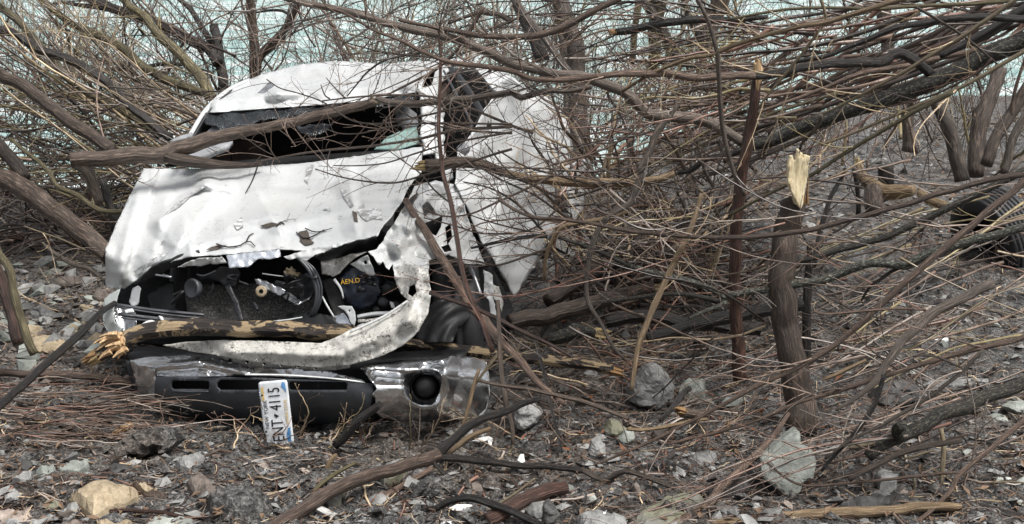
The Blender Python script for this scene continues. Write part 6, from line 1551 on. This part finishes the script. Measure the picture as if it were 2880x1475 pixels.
# ------------------------------------------------------------------ brush: many individual branches
def rbranch(label, group, name, p0, p1, sag, Y0, Y1, wpx, mat, twigs, r, tl_=(.15, .4), lift=.12, cat='branch', wig=1.0, sprigs=2, buds=False):
    n = 16
    t = np.linspace(0, 1, n)
    ph, fr = r.uniform(0, 6.28), r.uniform(.6, 1.6)
    L = math.hypot(p1[0] - p0[0], p1[1] - p0[1])
    nx, ny = -(p1[1] - p0[1]) / L, (p1[0] - p0[0]) / L
    if ny < 0: nx, ny = -nx, -ny
    k = sag * L * np.sin(math.pi * t) + wig * .018 * L * np.sin(ph + t * 6.28 * fr)
    V, rad = [], []
    yb = r.uniform(-.15, .15)
    for i in range(n):
        Y = Y0 + (Y1 - Y0) * t[i] + yb * math.sin(math.pi * t[i])
        V.append(list(P(p0[0] + (p1[0] - p0[0]) * t[i] + nx * k[i], p0[1] + (p1[1] - p0[1]) * t[i] + ny * k[i], Y)))
        rad.append(.5 * wpx * (1 - .65 * t[i]) * Y / FPX)
    V = np.array(V)
    # never dive under the ground
    for q in V:
        q[2] = max(q[2], gbase(q[0], q[1]) + .004)
    V += np.array([[noise.noise((i * .45, ph, 1.0)), noise.noise((i * .45, ph, 7.0)), noise.noise((i * .45, ph, 3.0))] for i in range(n)]) * .010 * wig * Y0 / 7
    tb = TB()
    tb.tube(V, rad, 6)
    T = np.gradient(V, axis=0)
    for k2 in range(twigs):
        i = min(n - 2, int((.12 + .86 * (k2 + r.random()) / twigs) * n))
        tt = Vector(T[i]).normalized()
        sd = tt.cross(rand_unit(r)).normalized()
        sd.y *= .6
        ln = r.uniform(*tl_)
        add_twig(tb, V[i], tt * r.uniform(.6, 1.1) + sd * r.uniform(.4, .9), ln, min(rad[i] * .6, .0014 + .005 * ln), r, sprigs, buds, lift, 4)
    o = tb.build(name, MAT[mat], None, origin=V[0])
    th = 'hair thin' if wpx < 4.6 else ('thin' if wpx < 6.5 else ('slim' if wpx < 9 else 'stout'))
    bw = 'bare' if twigs == 0 else ('sparse' if twigs < 4 else 'twiggy')
    lean = 'level' if abs(V[-1][2] - V[0][2]) < .25 * np.linalg.norm(V[-1] - V[0]) else 'slanting'
    return tag(o, f'{th} {bw} {lean} {HUE[mat]} {cat} {where(V[n // 2])}', cat, group)
br = random.Random(77)
u = br.uniform
TWM = ['twig_brown', 'twig_brown', 'twig_dark', 'twig_grey', 'twig_red', 'twig_olive']
def many(n, label, group, name, f, mats=TWM, **kw):
    for _ in range(n):
        p0, p1, sag, Y0, Y1, wq, tw = f()
        rbranch(label, group, name, p0, p1, sag, Y0, Y1, wq, br.choice(mats), tw, br, **kw)
# upper right tangle of the fallen crown
def f1():
    y0 = u(-60, 420); x0 = u(2500, 3050); ln = u(600, 1250)
    y1 = y0 + ln * u(.0, .46) * (1 if br.random() < .78 else -1)
    y1 = min(y1, 520)
    lim = lambda x: 430 - .42 * (x - 2113) if x > 2113 else 520
    while y0 > lim(x0) - 25: y0 = u(-80, 300)
    y1 = min(y1, lim(x0 - ln) - 10)
    Y = u(7.6, 9.2)
    return (x0, y0), (x0 - ln, y1), u(-.05, .10), Y, Y + u(-.3, .6), u(5, 20), br.randrange(2, 5)
many(60, 'thin bare branch in the tangled crown at the upper right', 'tangled branches at the upper right', 'brush_branch', f1, ['twig_dark', 'twig_grey', 'twig_brown', 'twig_dark', 'twig_brown', 'twig_red'], tl_=(.2, .55))
def f1b():
    x0 = u(2100, 2400); y0 = u(60, 330); ln = u(350, 700)
    Y = u(7.45, 8.6)
    ln = min(ln, x0 - 1540)
    return (x0, y0), (x0 - ln, y0 + ln * u(-.35, .5)), u(-.10, .16), Y, Y + u(-.3, .3), u(4, 14), br.randrange(3, 6)
many(38, 'thin bare branch running left over the upper middle brush', 'branches in the upper middle brush', 'brush_branch', f1b, tl_=(.15, .5), buds=True)
def f2():
    x0 = u(1650, 2050); y0 = u(250, 760); ln = u(250, 600)
    Y = u(6.7, 7.5)
    return (x0, y0), (x0 - ln, y0 + ln * u(-.45, .35)), u(-.12, .16), Y, Y - u(0, .3), u(4, 8), br.randrange(3, 6)
many(16, 'thin budded branch spread across the dented door', 'thin branches across the door', 'brush_branch', f2, ['twig_dark', 'twig_dark', 'twig_red'], tl_=(.12, .36), buds=True)
def f3():
    x0 = u(1500, 2000); y0 = u(-120, 120); ln = u(400, 800)
    Y = u(7.5, 9.5)
    return (x0, y0), (x0 - ln, y0 + ln * u(-.05, .35)), u(-.1, .14), Y, Y + u(-.2, .4), u(4, 8), br.randrange(4, 8)
many(22, 'thin bare branch hanging above the roof at the top', 'branches above the roof', 'brush_branch', f3, tl_=(.2, .5), buds=True)
# brush pile right of the truck
def f4():
    x, y = u(1560, 2060), u(430, 900)
    a, ln = u(-2.6, .2), u(120, 380)
    Y = u(7.5, 8.9)
    return (x, y), (x + ln * math.cos(a), y + ln * math.sin(a) * .8), u(-.15, .15), Y, Y + u(-.3, .3), u(5, 15), br.randrange(1, 5)
many(150, 'dark stick jammed in the brush pile right of the truck', 'sticks in the brush pile', 'brush_stick', f4, ['twig_dark', 'twig_brown', 'twig_dark', 'twig_grey', 'twig_red', 'twig_tan'], tl_=(.1, .3), cat='stick')
def f6():
    x, y = u(1380, 1950), u(960, 1250)
    g = G(x, y)
    a, ln = u(-.7, .7) + (math.pi if br.random() < .5 else 0), u(80, 330)
    return (x, y), (x + ln * math.cos(a), y + ln * math.sin(a) * .5 - u(0, 40)), u(-.15, .15), g.y - .03, g.y + u(-.1, .3), u(3.5, 9), br.randrange(1, 4)
many(80, 'thin brown stick lying in the brush right of the bumper', 'sticks right of the bumper', 'brush_stick', f6, ['twig_brown', 'twig_red', 'twig_tan', 'twig_grey', 'twig_dark'], tl_=(.08, .25), cat='stick')
def f5():
    x0 = u(2500, 3000); y0 = u(540, 1230); ln = u(400, 1100)
    x1 = x0 - ln; y1 = y0 + ln * u(.25, .55)
    g0, g1 = G(x0, max(760, y0 + 60)), G(x1, min(1470, max(800, y1)))
    return (x0, y0), (x1, min(1480, y1)), u(-.03, .09), max(5.2, g0.y - u(0, .5)), max(5.1, g1.y - u(0, .2)), u(4, 10), br.randrange(2, 6)
many(58, 'long thin switch slanting down over the right ground', 'thin switches over the right ground', 'switch', f5, ['twig_brown', 'twig_brown', 'twig_grey', 'twig_red', 'twig_brown', 'twig_dark', 'twig_olive'], tl_=(.15, .45), buds=True)
def f15():
    x0 = u(1500, 2950); y0 = u(430, 980)
    a, ln = u(-.62, .62) + (math.pi if br.random() < .7 else 0), u(350, 900)
    Y = u(6.3, 8.0)
    x1, y1 = x0 + ln * math.cos(a), y0 + ln * math.sin(a) * .75
    if x1 < 1500: x1 = 1500 + u(0, 200)
    if abs(x1 - x0) < 200: x1 = x0 + 300
    return (x0, y0), (x1, y1), u(-.08, .14), Y, Y + u(-.4, .4), u(3.5, 9), br.randrange(2, 6)
many(78, 'x', 'thin branches strewn through the middle right', 'strewn_branch', f15, ['twig_brown', 'twig_red', 'twig_dark', 'twig_grey', 'twig_dark', 'twig_brown', 'twig_olive', 'twig_tan'], tl_=(.12, .4), buds=True)
# left thicket
def f7():
    x, y = u(-80, 420), u(230, 540)
    ln = u(200, 520) * (1 if br.random() < .5 else -1)
    Y = u(9.2, 11.5)
    return (x, y), (x + ln, y + abs(ln) * u(-.16, .2)), u(-.12, .12), Y, Y + u(-.4, .4), u(3.5, 9), br.randrange(3, 7)
many(95, 'dark thin stem running level in the left thicket', 'level stems in the left thicket', 'thicket_stem', f7, ['twig_dark', 'twig_brown', 'twig_dark', 'twig_olive', 'twig_grey'], tl_=(.2, .6), cat='stem')
def f8():
    x, y = u(250, 760), u(300, 560)
    ln = u(300, 760)
    Y = u(9.3, 11.6)
    return (x, y), (x - ln, y - ln * u(.45, .95)), u(-.08, .10), Y, Y + u(-.3, .5), u(4, 11), br.randrange(4, 8)
many(60, 'thin stem leaning up to the left in the left thicket', 'leaning stems in the left thicket', 'thicket_stem', f8, ['twig_brown', 'twig_dark', 'twig_olive', 'twig_grey', 'twig_tan'], tl_=(.25, .7), cat='stem')
def f9():
    x, y = u(-50, 1050), u(100, 420)
    a, ln = u(-2.9, -.3), u(200, 480)
    Y = u(10.8, 13)
    return (x, y), (x + ln * math.cos(a), y + ln * math.sin(a)), u(-.14, .14), Y, Y + u(-.3, .5), u(4, 9), br.randrange(5, 9)
many(85, 'fine twiggy stem standing against the river at the top left', 'twiggy stems against the river', 'thicket_stem', f9, ['twig_brown', 'twig_dark', 'twig_dark', 'twig_grey'], tl_=(.25, .7), cat='stem', sprigs=3)
def f10():
    x, y = u(1000, 1620), u(150, 300)
    a, ln = u(-2.3, -.8), u(180, 420)
    Y = u(10.6, 12.5)
    return (x, y), (x + ln * math.cos(a), y + ln * math.sin(a)), u(-.1, .1), Y, Y + u(-.3, .5), u(4, 8), br.randrange(5, 9)
many(60, 'upright twig rising behind the truck roof', 'upright twigs behind the roof', 'background_twig', f10, ['twig_olive', 'twig_grey', 'twig_brown', 'twig_dark'], tl_=(.25, .6), cat='twig', sprigs=3)
def f11():
    x, y = u(1650, 2900), u(250, 520)
    a, ln = u(-2.3, -.7), u(200, 480)
    Y = u(9.6, 12.5)
    return (x, y), (x + ln * math.cos(a), y + ln * math.sin(a)), u(-.1, .1), Y, Y + u(-.3, .5), u(5, 13), br.randrange(4, 8)
many(55, 'bare upright stem in the brush behind the fallen trunk', 'upright stems behind the fallen trunk', 'background_twig', f11, ['twig_grey', 'twig_brown', 'twig_dark', 'twig_olive'], tl_=(.25, .7), cat='twig', sprigs=3)
def f16():
    x, y = u(-120, 430), u(430, 690)
    a, ln = u(-.5, .5) + (math.pi if br.random() < .5 else 0), u(120, 380)
    g = G(x, y)
    Y = min(g.y, 12.5) - u(.1, 1.2)
    return (x, y), (x + ln * math.cos(a), y + ln * math.sin(a)), u(-.16, .1), Y, Y + u(-.3, .3), u(4, 13), br.randrange(2, 5)
many(62, 'x', 'drift sticks along the left shore', 'shore_stick', f16, ['twig_dark', 'twig_brown', 'twig_grey', 'twig_dark', 'twig_olive'], tl_=(.15, .5), cat='stick')
# mat of reed stems left of the bumper, switches below the bumper
def f12():
    x, y = u(-120, 330), u(1085, 1260)
    ln = u(160, 420)
    g = G(x, y)
    return (x, y), (x + ln, y + ln * u(-.14, .12)), u(-.10, .03), g.y, g.y + u(-.12, .12), u(3.5, 7), br.randrange(0, 2)
many(105, 'thin reddish dead stem in the flattened mat left of the bumper', 'flattened stems left of the bumper', 'reed_stem', f12, ['twig_red', 'twig_brown', 'twig_grey', 'twig_brown'], tl_=(.08, .2), cat='stem')
def f13():
    x, y = u(480, 1250), u(1215, 1270)
    g = G(x, y)
    a, ln = u(-2.7, -.4), u(60, 180)
    return (x, y), (x + ln * math.cos(a), y + ln * math.sin(a) * .8), u(-.2, .2), g.y - .1, min(6.35, g.y - u(.05, .2)), u(3, 6), br.randrange(1, 4)
many(26, 'small twig sprouting from the mud before the bumper', 'twigs before the bumper', 'mud_twig', f13, ['twig_tan', 'twig_red', 'twig_brown', 'twig_olive'], tl_=(.05, .14), cat='twig', buds=True)
def f14():
    x, y = u(-60, 420), u(560, 1020)
    g = G(x, max(700, y))
    a, ln = u(-.6, .6) + (math.pi if br.random() < .5 else 0), u(90, 300)
    return (x, y), (x + ln * math.cos(a), y + ln * math.sin(a)), u(-.15, .15), g.y - .1, g.y + u(-.2, .2), u(3, 7), br.randrange(1, 4)
many(40, 'thin stick lying over the left rubble slope', 'sticks on the left slope', 'slope_stick', f14, ['twig_brown', 'twig_tan', 'twig_dark', 'twig_grey'], tl_=(.1, .3), cat='stick')

# ground litter twigs
lr = random.Random(90)
def litter_path(g, ln, r):
    a = r.uniform(0, 6.28)
    p = []
    c_ = r.uniform(-1.2, 1.2)
    for i in range(5):
        t = i / 4 - .5
        x, y = g.x + ln * t * math.cos(a + c_ * t), g.y + ln * t * math.sin(a + c_ * t)
        p.append((x, y, gz(x, y) + .004 + r.uniform(0, .012)))
    return p
for i, g in enumerate(view_points(290, lr, -100, 2980, 760, 1480)):
    tb = TB()
    ln = lr.uniform(.10, .42)
    tb.tube(litter_path(g, ln, lr), np.linspace(1, .5, 5) * lr.uniform(.0025, .007), 5)
    side_w = 'left' if g.x < -.9 else ('right' if g.x > .6 else 'middle')
    mt = lr.choice(['twig_tan', 'twig_brown', 'twig_red', 'twig_grey', 'twig_brown', 'twig_dark', 'twig_grey', 'twig_brown'])
    o = tb.build('ground_twig', MAT[mt])
    tag(o, f"{'short' if ln < .2 else ('middling' if ln < .32 else 'long')} dead {HUE[mt]} ground twig {where(g)}", 'twig', 'dead twigs lying on the ground ' + side_w)
for mt, n in (('twig_tan', 240), ('twig_brown', 1500), ('twig_red', 800), ('twig_grey', 900)):
    tb = TB()
    for g in view_points(n, lr, -120, 3020, 660, 1490):
        tb.tube(litter_path(g, lr.uniform(.04, .2), lr), [lr.uniform(.001, .003)] * 5, 3, cap=False)
    tag(tb.build('twig_litter', MAT[mt]), 'scraps of dead twigs covering the ground', kind='stuff')
tb, tb2 = TB(), TB()
for _ in range(900):
    px, py = lr.uniform(1480, 2080), lr.uniform(470, 900)
    g = G(px, py)
    if g.y > 11.5 or under_truck(g.x - .1, g.y): continue
    d = Vector((lr.gauss(0, 1), lr.gauss(0, .6), lr.gauss(.15, .55)))
    path = grow(g + Vector((0, 0, lr.uniform(0, .22))), d, lr.uniform(.18, .6), 5, lr, .6)
    path[:, 2] = np.maximum(path[:, 2], [gbase(q[0], q[1]) for q in path])
    (tb if lr.random() < .7 else tb2).tube(path, np.linspace(1, .5, 5) * lr.uniform(.003, .010), 5)
for _ in range(420):
    px, py = lr.uniform(-250, 480), lr.uniform(540, 720)
    g = G(px, py)
    if g.y > 15 or under_truck(g.x, g.y): continue
    path = grow(g + Vector((0, 0, lr.uniform(0, .2))), Vector((lr.gauss(0, 1), lr.gauss(0, .6), lr.gauss(.12, .4))), lr.uniform(.2, .8), 5, lr, .6)
    path[:, 2] = np.maximum(path[:, 2], [gbase(q[0], q[1]) for q in path])
    (tb if lr.random() < .7 else tb2).tube(path, np.linspace(1, .5, 5) * lr.uniform(.004, .013), 5)
tag(tb.build('brush_litter', MAT['twig_dark']), 'mass of dark broken sticks heaped beside the truck', kind='stuff')
tag(tb2.build('brush_litter', MAT['twig_red']), 'mass of reddish broken sticks heaped beside the truck', kind='stuff')
# far-off mass of fine twigs at the water's edge
for mt, n, x0, x1, Ya, Yb in (('twig_dark', 380, -200, 1150, 11.5, 14.5), ('twig_grey', 360, 950, 2000, 12, 15), ('twig_brown', 300, 1500, 3050, 11.5, 16)):
    tb = TB()
    for _ in range(n):
        px = lr.uniform(x0, x1); Y = lr.uniform(Ya, Yb)
        b0 = P(px, 500, Y)
        z = max(gbase(b0.x, Y), -.42)
        p = Vector((b0.x, Y, z + lr.uniform(0, .9)))
        d = Vector((lr.gauss(0, .6), lr.gauss(0, .3), 1.0)).normalized()
        add_twig(tb, p, d, lr.uniform(.6, 1.6), lr.uniform(.003, .006), lr, 5, False, .1, 3, 1)
    tag(tb.build('far_thicket', MAT[mt]), "mass of fine bare twigs along the water's edge", kind='stuff')

# ------------------------------------------------------------------ scraps of the wreck on the ground
def scrap(label, tile, pts, mat, dY=0.0, seed=1, name='plastic_scrap'):
    pp = [tile(p) for p in pts]
    cx, cy = sum(p[0] for p in pp) / len(pp), max(p[1] for p in pp)
    g = G(cx, cy)
    o = sheet(name, [(x, y, g.y + (cy - y) / FPX * g.y * .8 + dY) for x, y in pp], mat, 5, lambda a, b: .008 * crease(a, b, 14, seed), .004, None, 1.5, seed=seed)
    tag(o, label, 'scrap')
scrap('curved grey metal scrap standing at the bottom edge', Hq, [(650, 1330), (720, 1260), (820, 1210), (800, 1260), (770, 1330)], 'bare_metal', name='metal_scrap')
scrap('white torn plastic bit near the bumper right end', K, [(1610, 620), (1680, 595), (1740, 585), (1765, 600), (1760, 655), (1735, 650), (1730, 615), (1690, 625)], 'white_plastic', seed=3)
scrap('small white plastic bit lying above the foreground branch', K, [(1945, 760), (1965, 715), (1990, 715), (2002, 775), (1970, 782)], 'white_plastic', seed=4)
scrap('white shard lying under the dark arching branch', K, [(1440, 1110), (1500, 1080), (1590, 1078), (1655, 1090), (1650, 1130), (1560, 1125), (1470, 1130)], 'white_plastic', seed=5)
scrap('white chip at the bottom edge left of the red log', K, [(1380, 1215), (1420, 1195), (1470, 1205), (1465, 1235), (1390, 1240)], 'white_plastic', seed=6)
scrap('white scrap stuck right of the stout trunk', Gq, [(275, 1290), (290, 1240), (325, 1225), (345, 1250), (320, 1300)], 'white_plastic', seed=7)
scrap('grey white scrap in the right ground', Gq, [(1310, 1250), (1360, 1220), (1420, 1215), (1420, 1265), (1340, 1280)], 'white_metal', seed=8)
scrap('rust red leaf cluster in the lower left mud', Jq, [(1880, 1150), (1915, 1130), (1960, 1150), (1950, 1185), (1900, 1195)], 'rust_leaf', seed=9, name='dead_leaf')
scrap('orange dead leaf hanging in the brush', Fq, [(1410, 180), (1430, 110), (1470, 60), (1475, 110), (1440, 170)], 'rust_leaf', seed=10, name='dead_leaf')

# ------------------------------------------------------------------ tell look-alikes apart by their order
bpy.context.view_layer.update()
same = {}
for o in col.objects:
    if o.parent is None and o.get('label') and o.get('kind') is None and o.type == 'MESH':
        same.setdefault(o['label'], []).append(o)
ORD = ['leftmost', 'second from left', 'third from left', 'fourth from left', 'fifth from left', 'sixth from left', 'seventh from left', 'eighth from left', 'ninth from left', 'tenth from left', 'eleventh from left', 'twelfth from left', 'thirteenth from left', 'fourteenth from left']
for lab, L in same.items():
    if 2 <= len(L) <= 14:
        mid = lambda o: proj(o.matrix_world @ (sum((Vector(c) for c in o.bound_box), Vector()) / 8))[0]
        for k, o in enumerate(sorted(L, key=mid)):
            o['label'] = f'{lab}, {ORD[k]}' if k < len(L) - 1 or len(L) > 2 else f'{lab}, rightmost'
